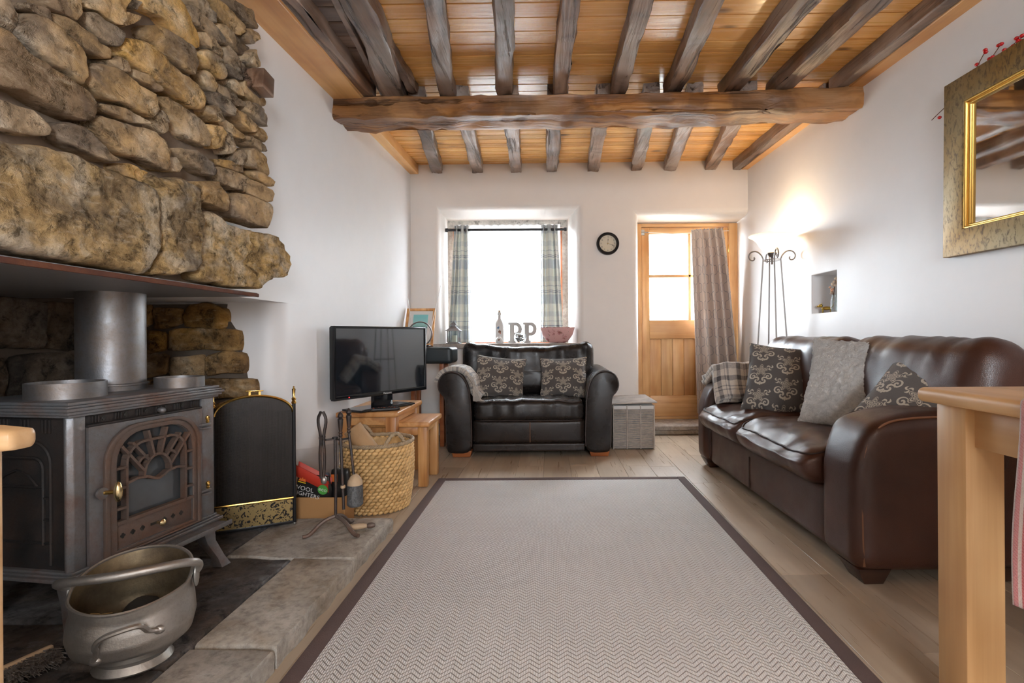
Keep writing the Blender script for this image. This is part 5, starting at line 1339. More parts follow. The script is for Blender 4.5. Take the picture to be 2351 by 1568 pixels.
KM = Matrix.Translation(b0 + Vector((.125, .078, .012)))
bag('film', KM @ Matrix.Rotation(radians(-6), 4, 'Y'), 'film', kb, h=.36, w=.225, d=.045, seed=9, taper=1.05)
obj('packet', MB().soft((.075, 0, .13), (.045, .016, .12), .012, 8).xf(KM), MT['bag_black'], kb); obj('packet', MB().soft((-.015, 0, .12), (.035, .016, .11), .012, 8).xf(KM), MT['lining'], kb)
obj('packet_label', MB().box(.035, .065, -.0185, -.0162, .19, .225).xf(KM), MT['orange'], kb); obj('packet_label', MB().box(-.045, -.015, -.0185, -.0162, .212, .226).xf(KM), MT['yellow'], kb)

# ------------------------------------------------------------------ fire screen
q0, q1 = Vector((-1.425, 2.215, HZ)), Vector((-1.158, 2.352, HZ)); QW = (q1 - q0).length; QM = frame(q0, q1 - q0)
fs_ = thing('fire_screen', 'arched black mesh fire screen with brass trim beside the stove', 'fire screen', (q0 + q1) / 2)
def qp(name, mb, mat, parent=fs_, **k): return obj(name, mb.xf(QM), MT[mat], parent, **k)
zs_, zt_ = .515, .585
def top_arc(n=24, o=0): return [(QW * (.5 - .5 * cos(pi * k / n)) * (1 - 0) + 0, zs_ - .01 + (zt_ - zs_ + .01) * sin(pi * k / n) + o) for k in range(n + 1)]
qp('mesh_panel', MB().prism([(QW, .13), (0, .13)] + top_arc(), 'y', -.001, .001), 'mesh', smooth=False)
qp('brass_arch', MB().tube([(x, 0, z) for x, z in top_arc(30, .003)], .006, 8), 'brass')
qp('pierced_panel', MB().box(.004, QW - .004, -.004, 0, .022, .118), 'pierced'); qp('brass_rail', MB().tube([(0, -.004, .124), (QW, -.004, .124)], .006, 8), 'brass'); qp('bottom_rail', MB().box(0, QW, -.007, .004, .01, .022), 'black', bevel=.002)
hb = qp('carry_handle', MB().box(QW / 2 - .035, QW / 2 + .035, -.004, .004, zt_ + .022, zt_ + .028), 'brass', bevel=.002)
for x in (-.022, .016): qp('handle_post', MB().box(QW / 2 + x, QW / 2 + x + .008, -.003, .003, zt_ + .004, zt_ + .022), 'brass', hb)
for x in (-.004, QW + .004):
    p = qp('post', MB().tube([(x, 0, .012), (x, 0, .545)], .0075, 10), 'black')
    qp('finial', MB().lathe([(.009, 0), (.011, .006), (.007, .014), (.010, .022), (.005, .03), (.007, .06), (.008, .066), (.003, .07), (.004, .076), (0, .08)], 12, (x, 0, .545)), 'brass', p)
    qp('ball_foot', MB().sphere((x, 0, .0085), .0075, 8, 6), 'pewter', p)
for x, sg in ((-.008, -1), (QW + .008, 1)):            # folded side wings
    w = MB().box(-.001, .001, 0, .14, .015, .515).box(-.006, .006, .132, .144, .004, .52)
    w.xf(Matrix.Translation((x, .006, 0)) @ Matrix.Rotation(radians(66 * sg), 4, 'Z')); qp('side_wing', w, 'black', smooth=False)

# ------------------------------------------------------------------ coal scuttle
KC = Vector((-1.088, 1.36, HZ + .003)); KR = radians(18)
sk = thing('coal_scuttle', 'dull pewter coal scuttle with a bail handle on the hearth', 'scuttle', KC)
KMx = Matrix.Translation(KC) @ Matrix.Rotation(KR, 4, 'Z')
def kp(name, mb, mat, parent=sk, **k): return obj(name, mb.xf(KMx), MT[mat], parent, **k)
def krim(th): return .198 + .062 * max(-.2, sin(th)) ** 1 + .010 * cos(2 * th)
def kwall(off):
    def fn(a, b):
        th_ = 2 * pi * a; zr = krim(th_); r = [.105, .148, .158, .155, .146, .150][0:6]
        t = b * 5; i = min(4, int(t)); rr = r[i] * (1 - t + i) + r[i + 1] * (t - i) - off
        fl = 1 + .10 * b ** 3 * max(0, sin(th_))
        return (rr * cos(th_) * .87, rr * sin(th_) * .77 * fl, .035 + (zr - .035) * b)
    return fn
outer = kp('bowl', MB().grid(kwall(0), 48, 26, True), 'pewter', sharp=0, solid=.0)
kp('inside', MB().grid(lambda a, b: kwall(.003)(1 - a, b), 48, 26, True).lathe([(0, .036), (.105, .036)], 32, cap=False, sx=.87, sy=.77), 'pewter_in', outer, sharp=0)
kp('rim', MB().tube([Vector(kwall(.0015)(k / 60, 1)) for k in range(60)], .0042, 6, True), 'pewter', outer)
kp('foot_ring', MB().lathe([(.098, .0), (.1, .004), (.088, .02), (.092, .034), (.108, .04)], 40, sx=.87, sy=.77, cap=False), 'pewter')
eL, eR = Vector((-.136, -.01, .205)), Vector((.136, .0, .205))
bail = [eL + Vector((0, .02, .0)), eL + Vector((-.012, -.005, .02)), Vector((-.14, -.045, .242)), Vector((-.07, -.08, .255)), Vector((0, -.09, .258)), Vector((.07, -.075, .26)), Vector((.135, -.03, .252)), eR + Vector((.012, .012, .025)), eR + Vector((.002, .02, .0))]
bl = chaikin(bail, 3); kp('bail_handle', MB().tube(bl, [.0055 + .0065 * sin(pi * i / (len(bl) - 1)) ** .5 for i in range(len(bl))], 10), 'pewter')
for e in (eL, eR): kp('handle_lug', MB().sphere(e + Vector((0, .02, -.01)), (.006, .016, .03), 10, 8), 'pewter')
def onb(a, z, o=0): 
    th_ = a; b = (z - .035) / (krim(th_) - .035); p = Vector(kwall(0)(th_ / (2 * pi), b)); n_ = Vector((p.x, p.y * 1.3, 0)).normalized(); return p + n_ * o
hp = [onb(radians(255), .075, .003), onb(radians(259), .1, .004), onb(radians(260), .115, .02), onb(radians(266), .14, .034), onb(radians(282), .152, .038), onb(radians(293), .152, .034), onb(radians(297), .138, .018), onb(radians(300), .122, .004), onb(radians(309), .116, .003)]
kp('tilt_handle', MB().tube(chaikin(hp, 2), .0065, 8), 'pewter')
for a, z in ((255, .072), (310, .115)): kp('rivet_plate', MB().sphere(onb(radians(a), z, .001), (.014, .008, .011), 10, 6), 'pewter')
for k, (x, y, r) in enumerate(((.03, -.01, .045), (-.045, -.025, .036), (.0, .05, .05))):
    c = KMx @ Vector((x, y, .04 + r)); m = MB().sphere((0, 0, 0), r, 12, 8); m.v = [tuple(Vector(p) * (1 + .22 * nz(p, 20, k))) for p in m.v]
    tag(obj('coal_lump', m.xf(Matrix.Translation(c)), MT['coal'], sharp=0), ['largest rounded dark lump of coal in the scuttle', 'small dark lump of coal in the scuttle by the straw', 'dark lump of coal at the back of the scuttle'][k], 'coal')
sw = MB(); rnd = random.Random(8)
for k in range(14):
    p = KMx @ Vector((rnd.uniform(-.09, .0), rnd.uniform(-.06, .0), .115 + rnd.uniform(0, .02))); d = Vector((rnd.uniform(-.04, .04), rnd.uniform(-.03, .03), rnd.uniform(-.004, .02))); sw.tube([p, p + d * .5 + Vector((0, 0, .006)), p + d], .0011, 4)
tag(obj('straw_scraps', sw, MT['straw'], kind='stuff'), 'dry straw scraps lying in the coal scuttle', 'straw')
# hand brush at the bottom left
hbv = frame(G(62, 1530, HZ + .03), (.35, .94, 0))
hb_ = thing('hand_brush', 'brown bristle hand brush lying on the dark hearth stones', 'brush', G(62, 1530, HZ))
obj('wooden_back', MB().soft((0, .02, 0), (.062, .008, .018), .006, 10).xf(hbv), MT['handle_wood'], hb_)
bm_ = MB(); rnd = random.Random(4)
for k in range(520):
    x, z = rnd.uniform(-.056, .056), rnd.uniform(-.014, .014); L = rnd.uniform(.042, .056); bm_.tube([(x, .016, z), (x + rnd.uniform(-.012, .012), .016 - L, max(-.026, z + rnd.uniform(-.012, .014)))], [.0012, .0008], 3)
obj('bristles', bm_.xf(hbv), MT['bristle'], hb_, kind='stuff')
obj('end_cap', MB().box(.064, .08, -.03, .0, -.012, .012).xf(hbv), MT['black'], hb_, bevel=.003)

# ------------------------------------------------------------------ woven hamper beside the armchair
HX0, HX1, HY0, HY1, HH = .50, .822, 4.14, 4.62, .352
ham = thing('woven_hamper', 'square grey woven rope hamper with a lid between armchair and door', 'hamper', ((HX0 + HX1) / 2, (HY0 + HY1) / 2, 0))
def rods(fn, n, r=.0034):
    m = MB()
    for k in range(n):
        z = .012 + (HH - .03) * k / (n - 1); m.tube([fn(t / 12, z + .0025 * nz((t * .7, z * 60, 1), 1, k)) for t in range(13)], r, 5)
    return m
for nm, fn in (('front_side', lambda t, z: (HX0 + (HX1 - HX0) * t, HY0, z)), ('rear_side', lambda t, z: (HX0 + (HX1 - HX0) * t, HY1, z)), ('right_side', lambda t, z: (HX1, HY0 + (HY1 - HY0) * t, z)), ('left_side', lambda t, z: (HX0, HY0 + (HY1 - HY0) * t, z))):
    obj(nm, rods(fn, 42), MT['grey_rope'], ham, kind='stuff')
for x in (HX0, HX0 + .107, HX0 + .215, HX1): 
    for y in (HY0 - .003, HY1 + .003): obj('upright', MB().tube([(x, y, .003), (x, y, HH)], .005, 6), MT['grey_rope'], ham)
for y in (HY0 + .12, HY0 + .24, HY0 + .36): obj('upright', MB().tube([(HX1 + .003, y, .003), (HX1 + .003, y, HH)], .005, 6), MT['grey_rope'], ham)
obj('lining', MB().box(HX0 + .008, HX1 - .008, HY0 + .008, HY1 - .008, .004, HH - .01), MT['lining'], ham, bevel=.004)
obj('cloth_cuff', MB().box(HX0 - .004, HX1 + .006, HY0 - .005, HY1 + .004, HH - .035, HH - .006), MT['white'], ham, bevel=.006)
ld = MB(); n = 46
for k in range(n):
    x = HX0 - .012 + (HX1 - HX0 + .028) * k / (n - 1); ld.tube([(x, HY0 - .016 + (HY1 - HY0 + .03) * t / 4, HH + .012 + .01 * k / n) for t in range(5)], .0042, 5)
l_ = obj('lid', ld, MT['grey_rope'], ham, kind='stuff')
obj('lid_rim', MB().tube([(HX0 - .014, HY0 - .016, HH + .011), (HX1 + .018, HY0 - .016, HH + .022), (HX1 + .018, HY1 + .014, HH + .022), (HX0 - .014, HY1 + .014, HH + .011)], .006, 6, True), MT['grey_rope'], l_)

# ------------------------------------------------------------------ bar stool in the corner and what stands on it
stl = thing('bar_stool', 'wooden bar stool with a blue-black leather seat in the window corner', 'stool', (-.97, 4.36, 0))
SX0, SX1, SY0, SY1 = -1.17, -.79, 4.22, 4.50
obj('seat', MB().soft(((SX0 + SX1) / 2, (SY0 + SY1) / 2, .75), ((SX1 - SX0) / 2, (SY1 - SY0) / 2, .066), .025, 14, (0, 0, .03)), MT['leather_teal'], stl, sharp=60)
for x in (SX0 + .03, SX1 - .115):
    for y in (SY0 + .06, SY1 - .05): obj('leg', MB().box(x, x + .035, y, y + .035, .001, .685), MT['foot'], stl, bevel=.003)
for z in (.16, .2): pass
for y in (SY0 + .068, SY1 - .042): obj('stretcher', MB().box(SX0 + .065, SX1 - .115, y, y + .02, .19, .24), MT['foot'], stl, bevel=.002)
for x in (SX0 + .035, SX1 - .11): obj('stretcher', MB().box(x, x + .02, SY0 + .095, SY1 - .05, .25, .29), MT['foot'], stl, bevel=.002)
dz0 = .818
dish = tag(obj('black_dish', MB().lathe([(0, .001), (.05, .001), (.085, .014), (.083, .017), (.05, .005), (0, .005)], 28, (-1.06, 4.30, dz0)), MT['black_gloss'], sharp=30), 'shallow black dish on the bar stool under the metal hoop', 'dish')
tag(obj('metal_hoop', MB().tube([(-1.075 + .098 * cos(2 * pi * k / 48), 4.335, .928 + .098 * sin(2 * pi * k / 48)) for k in range(48)], .0085, 8, True, flat=.7), MT['lamp_metal']), 'upright round metal hoop ornament behind the television', 'ornament')
fo = Vector((-1.245, 4.44, .822)); ftp = Vector((-1.252, 4.62, 1.155)); 
PMx = frame(fo, (1, .06, 0), ftp - fo); pw, ph = .25, .372
pf = thing('framed_print', 'wood-framed seaside print leaning in the window corner', 'picture', fo + Vector((.12, .02, 0)))
def pp_(nm, mb, m, **k): return obj(nm, mb.xf(PMx), MT[m], pf, **k)
pp_('frame', MB().ring([(0, 0), (0, ph), (pw, ph), (pw, 0)], [(.022, .022), (.022, ph - .022), (pw - .022, ph - .022), (pw - .022, .022)], 'y', -.012, .008), 'nest_z', bevel=.003)
pp_('mount', MB().box(.018, pw - .018, -.001, .003, .018, ph - .018), 'white'); pp_('print', MB().box(.062, pw - .062, -.003, -.001, .07, ph - .06), 'print')
for a, b, lab in ((WY(931, 652, 4.78), WY(947, 752, 4.42), 'thin white cord running up to a nail left of the framed print'), (WY(1012, 656, 4.79), WY(985, 772, 4.42), 'thin white cord running up to a nail beside the window reveal')):
    tag(obj('white_cord', MB().tube([a, a.lerp(b, .5) + Vector((0, 0, -.004)), b + Vector((0, 0, -.02))], .0028, 6), MT['cord']), lab, 'cord')

# ------------------------------------------------------------------ window with curtains
wf = MB()
x0, x1, z0, z1 = -1.0, .18, WZ0 + .0, 2.05
fw = .075
wn = thing('window_1', 'brown timber window behind a sheer net curtain', 'window', ((x0 + x1) / 2, YWIN, WZ0)); del wn['category']; wn['kind'] = 'structure'
obj('frame', MB().box(x0 - .02, x0 + .08, YWIN - .02, YWIN + .08, z0, z1).box(x1 - .08, x1 + .02, YWIN - .02, YWIN + .08, z0, z1).box(x0 + .08, x1 - .08, YWIN - .02, YWIN + .08, z1 - .085, z1).box(x0 + .08, x1 - .08, YWIN - .02, YWIN + .08, z0 - .02, z0 + .05), MT['foot'], wn, bevel=.006)
obj('head_board', MB().box(x0, x1, YWIN - .035, YWIN - .021, z1 - .075, z1 + .01), MT['ext_wall'], wn)
obj('side_board', MB().box(x0 - .005, x0 + .05, YWIN - .035, YWIN - .021, z0, z1 - .075).box(x1 - .05, x1 + .005, YWIN - .035, YWIN - .021, z0, z1 - .075), MT['sill_stone'], wn)
xm = (x0 + x1) / 2
obj('transom', MB().box(x0 + .08, x1 - .08, YWIN, YWIN + .05, 1.50, 1.555), MT['foot'], wn, bevel=.004)
for a, b in ((z0 + .05, 1.50), (1.555, z1 - .085)): obj('pane', MB().box(x0 + .08, x1 - .08, YWIN + .022, YWIN + .027, a, b), MT['glass'], wn)
sl = [WY(px, py, 4.74) for px, py in ((985, 792), (1342, 790))]
sm = MB(); n = 40; vs = []
for k in range(n + 1):
    t = k / n; x = -1.085 + 1.40 * t
    j = .010 * nz((x * 9, 0, 0), 1, 3) + .006 * nz((x * 30, 0, 0), 1, 4); e = .012 * nz((x * 14, 2, 0), 1, 5)
    inside = -.985 < x < .17
    vs += [(x, 4.755 + j, WZ0), (x, 4.745 + j + .006, WZ0 - .018), (x, 4.752 + j * 1.4, WZ0 - .040 - abs(e) * .5), (x, YB + .012, WZ0 - .042), (x, YWIN - .036 if inside else YB + .012, WZ0)]
sm.add(vs, [(k * 5 + i, k * 5 + (i + 1) % 5, k * 5 + 5 + (i + 1) % 5, k * 5 + 5 + i) for k in range(n) for i in range(5)] + [(4, 3, 2, 1, 0), tuple(n * 5 + i for i in range(5))])
sm.v = [(p[0], p[1], p[2] + .001) for p in sm.v]
obj('window_sill', sm, MT['sill_stone'], wn, sharp=40)
ZS = WZ0 + .0025
# pole
YP = 5.045
pa, pb = WY(1026, 529, YP), WY(1298, 526, YP); zp = (pa.z + pb.z) / 2
pole = thing('curtain_pole', 'dark metal curtain pole across the window recess', 'curtain pole', ((pa.x + pb.x) / 2, YP, zp))
obj('rod', MB().tube([(pa.x, YP, zp), (pb.x, YP, zp)], .0125, 12), MT['black'], pole)
for x in (pa.x, pb.x): obj('end_socket', MB().lathe([(.0, -.012), (.019, -.012), (.019, .012), (0, .012)], 14).xf(Matrix.Translation((x, YP, zp)) @ Matrix.Rotation(pi / 2, 4, 'Y')), MT['black'], pole)
def curtain(lab, tx0, tx1, bx0, bx1, zt, zb, folds, mat, amp, yc, seed, group=None, name='curtain', wscale=2.1, nu=90, nv=40, phase=0):
    def fn(a, b):
        v = 1 - b                               # 0 at the top
        x = (tx0 + (tx1 - tx0) * a) * (1 - v) + (bx0 + (bx1 - bx0) * a) * v
        A = amp * (.75 + .5 * v) * (1 + .35 * nz((a * 3, v * 1.2, 0), 1, seed))
        ph = 2 * pi * folds * a + phase + .6 * nz((a * 2, v * 1.4, 3), 1, seed)
        return (x + .008 * sin(ph * .5 + 1) + .015 * nz((a * 2, v * 2, 0), 1, seed + 2) * v, yc + A * sin(ph), zb + (zt - zb) * b)
    mb = MB().grid(fn, nu, nv); uv = [(i / (nu - 1) * (bx1 - bx0) * wscale, j / (nv - 1) * (zt - zb)) for j in range(nv) for i in range(nu)]
    o = obj(name, mb, MT[mat], None, sharp=0, uv=uv, solid=.003)
    return o
def bcx(px, py): return WY(px, py, YP).x
for k, (t0_, t1_, b0_, b1_, lab, phs) in enumerate(((1041, 1078, 1028, 1086, 'green-grey plaid eyelet curtain at the left of the window', 0), (1241, 1281, 1239, 1296, 'green-grey plaid eyelet curtain at the right of the window', 1.2))):
    th_ = thing('plaid_curtain', lab, 'curtain', (bcx((b0_ + b1_) / 2, 780), YP, ZS), 'plaid window curtains')
    o = curtain(lab, bcx(t0_, 520), bcx(t1_, 520), bcx(b0_, 780), bcx(b1_, 780), zp + .045, ZS + .006, 3.2, 'plaid', .03, YP, 3 + k * 5, name='cloth', phase=phs)
    o.parent = th_; o.matrix_basis = PM[th_.name].inverted() @ PM[o.name]
    for j in range(3):
        xe = bcx(t0_, 520) + (bcx(t1_, 520) - bcx(t0_, 520)) * (.2 + .3 * j); obj('eyelet', MB().tube([(xe + .004 * cos(q), YP + .021 * sin(q), zp + .021 * cos(q)) for q in [2 * pi * i / 20 for i in range(20)]], .004, 6, True), MT['lamp_metal'], th_)
nx0, nx1 = -.93, .11; nzt, nzb = 2.0, WZ0 + .01
def netfn(a, b):
    x = nx0 + (nx1 - nx0) * a; v = 1 - b; return (x, YWIN - .06 + (.010 + .008 * v) * sin(2 * pi * 15 * a + 2 * nz((a * 3, b * 2, 0), 1, 2)) + .01 * nz((a * 5, b, 0), 1, 6), nzb + (nzt - nzb) * b)
nb_ = MB().grid(netfn, 160, 30)
tag(obj('net_curtain', nb_, MT['net'], sharp=0, uv=[(i / 159 * (nx1 - nx0), j / 29) for j in range(30) for i in range(160)]), 'white sheer net curtain hanging against the window panes', 'curtain')

# ------------------------------------------------------------------ things on the window sill
SY = 4.86
def sx(px, Y=SY): return WY(px, 785, Y).x
lx = sx(1042); lt = thing('candle_lantern', 'small weathered metal lantern with an ivory candle on the window sill', 'lantern', (lx, SY, ZS))
w = .05
obj('base', MB().box(lx - w - .012, lx + w + .012, SY - w - .012, SY + w + .012, ZS, ZS + .008).box(lx - w, lx + w, SY - w, SY + w, ZS + .008, ZS + .014), MT['lantern'], lt, bevel=.002)
for a in (-1, 1):
    for b in (-1, 1): obj('post', MB().box(lx + a * w - .005, lx + a * w + .005, SY + b * w - .005, SY + b * w + .005, ZS + .014, ZS + .118), MT['lantern'], lt)
for (a, b, c, d) in ((-w, w, -w - .001, -w + .001), (-w, w, w - .001, w + .001), (-w - .001, -w + .001, -w, w), (w - .001, w + .001, -w, w)): obj('pane', MB().box(lx + a, lx + b, SY + c, SY + d, ZS + .014, ZS + .118), MT['glass_bowl'], lt)
def pyr(w0, w1, z0, z1): return MB().add([(lx + sx_ * ww, SY + sy_ * ww, zz) for ww, zz in ((w0, z0), (w1, z1)) for sx_, sy_ in ((-1, -1), (1, -1), (1, 1), (-1, 1))], [(3, 2, 1, 0), (4, 5, 6, 7), (0, 1, 5, 4), (1, 2, 6, 5), (2, 3, 7, 6), (3, 0, 4, 7)])
obj('roof', pyr(w + .02, .02, ZS + .118, ZS + .160), MT['lantern'], lt, sharp=20); obj('vent', pyr(.017, .017, ZS + .160, ZS + .176), MT['lantern'], lt, sharp=20); obj('cap', pyr(.03, .004, ZS + .176, ZS + .206), MT['lantern'], lt, sharp=20)
obj('ring', MB().tube([(lx + .006 + .012 * cos(q), SY, ZS + .2 + .016 * sin(q)) for q in [2 * pi * i / 20 for i in range(20)]], .0025, 6, True), MT['lantern'], lt)
tag(obj('pillar_candle', MB().lathe([(0, 0), (.024, 0), (.025, .06), (.022, .063), (0, .06)], 20, (lx + .006, SY, ZS + .0145)), MT['candle'], sharp=40), 'ivory pillar candle inside the small metal lantern', 'candle')
def bottle(name, lab, x, y, prof, parts, k=1.22):
    prof = [(a * k, b * 1.06) for a, b in prof]
    T_ = Matrix.Translation((x, y, ZS)) @ Matrix.Diagonal((k, k, 1.06, 1)) @ Matrix.Translation((-x, -y, -ZS))
    for p_ in parts: p_[1].xf(T_)
    t = thing(name, lab, 'bottle', (x, y, ZS)); obj('body', MB().lathe(prof, 24, (x, y, ZS)), MT['ceramic'], t, sharp=40)
    for nm, mb, m in parts: obj(nm, mb, MT[m], t)
bx_ = sx(1147); yb = SY
def patch(x, z, y, poly, s): return MB().prism([(x + a * s, z + b * s) for a, b in poly], 'y', y - .0012, y)
bird = [(-1, -.2), (-.4, .5), (.2, 1), (.6, .9), (.5, .5), (.6, 0), (.2, -.5), (.8, -1), (0, -.7)]
house = [(-1, -.2), (0, 1), (1, -.2), (.7, -.2), (.7, -1), (-.7, -1), (-.7, -.2)]
bottle('painted_bottle', 'tall white ceramic bottle painted with garden birds on the window sill', bx_, yb, [(0, .001), (.031, .001), (.032, .006), (.032, .175), (.026, .195), (.012, .215), (.0105, .245), (.014, .248), (.014, .272), (.0, .272)],
    [('cork', MB().lathe([(0, 0), (.009, 0), (.0095, .018), (0, .018)], 12, (bx_, yb, ZS + .272)), 'cork'), ('painted_bird', patch(bx_ - .006, ZS + .135, yb - .0318, bird, .013), 'blue_bird'), ('painted_birdhouse', patch(bx_ + .004, ZS + .105, yb - .0318, house, .013), 'brown_print'), ('painted_robin', patch(bx_ + .008, ZS + .085, yb - .0312, bird, .008), 'red_print')])
bx2 = bx_ + .004; yb2 = SY - .075
bottle('small_bottle', 'small white painted bottle in front of the tall bird bottle', bx2, yb2, [(0, .001), (.024, .001), (.025, .005), (.025, .035), (.017, .052), (.009, .058), (.0085, .075), (.011, .077), (.011, .083), (0, .083)], [('painted_bird', patch(bx2, ZS + .03, yb2 - .0248, bird, .01), 'brown_print')])
def letterP(lab, x0, y):
    H = .178
    T_ = Matrix.Translation((x0, y, ZS)) @ Matrix.Scale(1.1, 4) @ Matrix.Translation((-x0, -y, -ZS))
    t = thing('letter_p', lab, 'letter', (x0 + .05, y, ZS), 'wooden letters on the sill')
    stem = [(0, 0), (.066, 0), (.066, .022), (.052, .022), (.052, .066), (.052, .092), (.052, .152), (.052, H), (0, H), (0, H - .022), (.014, H - .022), (.014, .022), (0, .022)]
    obj('stem', MB().prism([(x0 + a, ZS + b) for a, b in stem], 'y', y - .012, y + .012).xf(T_), MT['letter'], t, sharp=30)
    o_ = [(.0515, .062)] + [(.068 + .05 * sin(a), .120 - .058 * cos(a)) for a in [pi * k / 16 for k in range(17)]] + [(.0515, H)]
    i_ = [(.0515, .090)] + [(.062 + .024 * sin(a), .120 - .030 * cos(a)) for a in [pi * k / 16 for k in range(17)]] + [(.0515, .150)]
    m = MB(); n = len(o_); P = [(x0 + a, yy, ZS + b) for yy in (y - .0115, y + .0115) for q in (o_, i_) for a, b in q]
    fs = []
    for k in range(n - 1): fs += [(k, k + 1, n + k + 1, n + k), (2 * n + k, 3 * n + k, 3 * n + k + 1, 2 * n + k + 1), (k, 2 * n + k, 2 * n + k + 1, k + 1), (n + k, n + k + 1, 3 * n + k + 1, 3 * n + k)]
    obj('bowl', m.add(P, fs).xf(T_), MT['letter'], t, sharp=30)
letterP('whitewashed wooden letter P behind the pebble bowl', sx(1167, 4.93), 4.93)
letterP('whitewashed wooden letter P nearest the pink bowl', sx(1201, 4.93), 4.93)
gx = sx(1194, 4.83); GT = Matrix.Translation((gx, 4.83, ZS)) @ Matrix.Scale(1.13, 4) @ Matrix.Translation((-gx, -4.83, -ZS)); gb = tag(obj('glass_bowl', MB().lathe([(0, .002), (.025, .002), (.042, .014), (.051, .04), (.048, .066), (.037, .083), (.035, .083), (.045, .064), (.048, .04), (.039, .016), (.0, .006)], 28, (gx, 4.83, ZS), cap=False).xf(GT), MT['glass_bowl'], sharp=60), 'clear round glass bowl of pebbles and shells on the window sill', 'bowl')
rnd = random.Random(12); pc = [plain('pebble_%d' % k, c, .55, bump=.2) for k, c in enumerate(((.2, .18, .2), (.42, .38, .36), (.13, .11, .12), (.55, .5, .46)))]
for k in range(34):
    r = rnd.uniform(.007, .0115); a = rnd.uniform(0, 2 * pi); z = .014 + .056 * (k / 33); R = max(0, sqrt(max(0, .044 ** 2 - (z - .042) ** 2)) - r * 1.1) * sqrt(rnd.random())
    tag(obj('pebble', MB().sphere((gx + R * cos(a), 4.83 + R * sin(a), ZS + z), (r, r * rnd.uniform(.7, 1), r * .75), 8, 6).xf(GT), pc[k % 4]), 'small pebble or shell in the glass bowl on the sill', 'pebble', 'pebbles in the glass bowl')
px_ = sx(1280, 4.84); pbw = [(a_ * 1.3, b_ * 1.22) for a_, b_ in [(0, .001), (.052, .001), (.075, .012), (.108, .06), (.122, .108), (.124, .118), (.118, .118), (.103, .06), (.07, .018), (0, .012)]]
tag(obj('pink_bowl', MB().lathe(pbw, 36, (px_, 4.865, ZS), sy=.6), MT['pink'], sharp=50), 'pink floral ceramic bowl at the right end of the window sill', 'bowl')
for k in range(7):
    a = k * 2.4; c = (px_ + .1 * cos(a), 4.865 + .05 * sin(a), ZS + .136); m = MB().sphere(c, (.022, .014, .014), 8, 6)
    tag(obj('dried_petal', m, MT['brown_print'] if k % 2 else MT['rubber']), 'dark dried pod lying in the pink bowl', 'dried pod', 'dried pods in the pink bowl')

# ------------------------------------------------------------------ wall clock
ck = WY(1395, 560, YB); CR = .104
clk = thing('wall_clock', 'round wall clock with a dark bronze frame and cream face', 'clock', (ck.x, YB - .02, ck.z))
CM = Matrix.Translation((ck.x, YB - .002, ck.z)) @ Matrix.Rotation(pi / 2, 4, 'X')
obj('frame', MB().lathe([(CR, .0), (CR, .02), (CR * .97, .03), (CR * .93, .034), (CR * .91, .03), (CR * .87, .036), (CR * .84, .034), (CR * .80, .04), (CR * .75, .036), (CR * .735, .018)], 48, cap=False).xf(CM), MT['clock_frame'], clk, sharp=50)
fc = obj('dial', MB().lathe([(0, .018), (CR * .745, .018)], 48, cap=False).lathe([(0, .001), (CR * .95, .001)], 32, cap=False).xf(CM), MT['cream'], clk)
for hnum in range(1, 13):
    a = radians(90 - hnum * 30); obj('numeral', text_mb(str(hnum), .019).xf(CM @ Matrix.Translation((CR * .60 * cos(a), CR * .60 * sin(a), .0195))), MT['ink'], fc, smooth=False)
def hand(ang, L, w, nm):
    a = radians(90 - ang); M_ = CM @ Matrix.Rotation(a, 4, 'Z')
    obj(nm, MB().prism([(-.012, -w), (L * .55, -w * .8), (L * .62, -w * 3.2), (L * .72, -w * 2.5), (L, 0), (L * .72, w * 2.5), (L * .62, w * 3.2), (L * .55, w * .8), (-.012, w)], 'z', .021, .0225).xf(M_), MT['ink'], clk, smooth=False)
hand(3, CR * .46, .0011, 'hour_hand'); hand(109, CR * .66, .001, 'minute_hand'); obj('hub', MB().lathe([(0, .0235), (.005, .0235), (.004, .027), (0, .028)], 14).xf(CM), MT['brass'], clk)

# ------------------------------------------------------------------ oak door with its curtain, and the stone step
dA, dB = WY(1470, 513, YD), WY(1683, 964, YD); dx0, dx1, dz1, dz0 = .885, 1.80, 1.985, .085
d1 = thing('door_1', 'glazed oak door with a boarded lower panel', 'door', ((dx0 + dx1) / 2, YD, dz0)); del d1['category']; d1['kind'] = 'structure'
def dbx(nm, a, b, c, d, m, y0=-.01, y1=.04, par=d1, bev=.004): return obj(nm, MB().box(a, b, YD + y0, YD + y1, c, d), MT[m], par, bevel=bev)
dbx('frame', dx0 - .03, dx0 + .012, 0.02, dz1, 'door_oak', -.03, .06); dbx('frame', dx1 - .052, dx1 + .03, .02, dz1, 'door_oak', -.03, .06); dbx('frame_head', dx0 + .012, dx1 - .052, dz1 - .03, dz1, 'door_oak_x', -.03, .06)
L0, L1, zt = dx0 + .015, dx1 - .055, dz1 - .034
pw0, pw1 = WY(1491, 700, YD).x, L1 - .10; pz1, pzm, pz0 = WY(1500, 538, YD).z, WY(1500, 634, YD).z, WY(1500, 735, YD).z
bz1, bz0 = WY(1500, 778, YD).z, WY(1500, 908, YD).z
dbx('stile', L0, pw0, dz0 + .03, zt, 'door_oak'); dbx('stile', pw1, L1, dz0 + .03, zt, 'door_oak'); dbx('rail', pw0, pw1, pz1, zt, 'door_oak_x'); dbx('lock_rail', pw0, pw1, bz1, pz0, 'door_oak_x'); dbx('rail', pw0, pw1, dz0 + .03, bz0, 'door_oak_x')
dbx('weather_bar', L0, L1, dz0, dz0 + .028, 'door_oak_x', -.02, .04)
mx_ = WY(1583, 640, YD).x
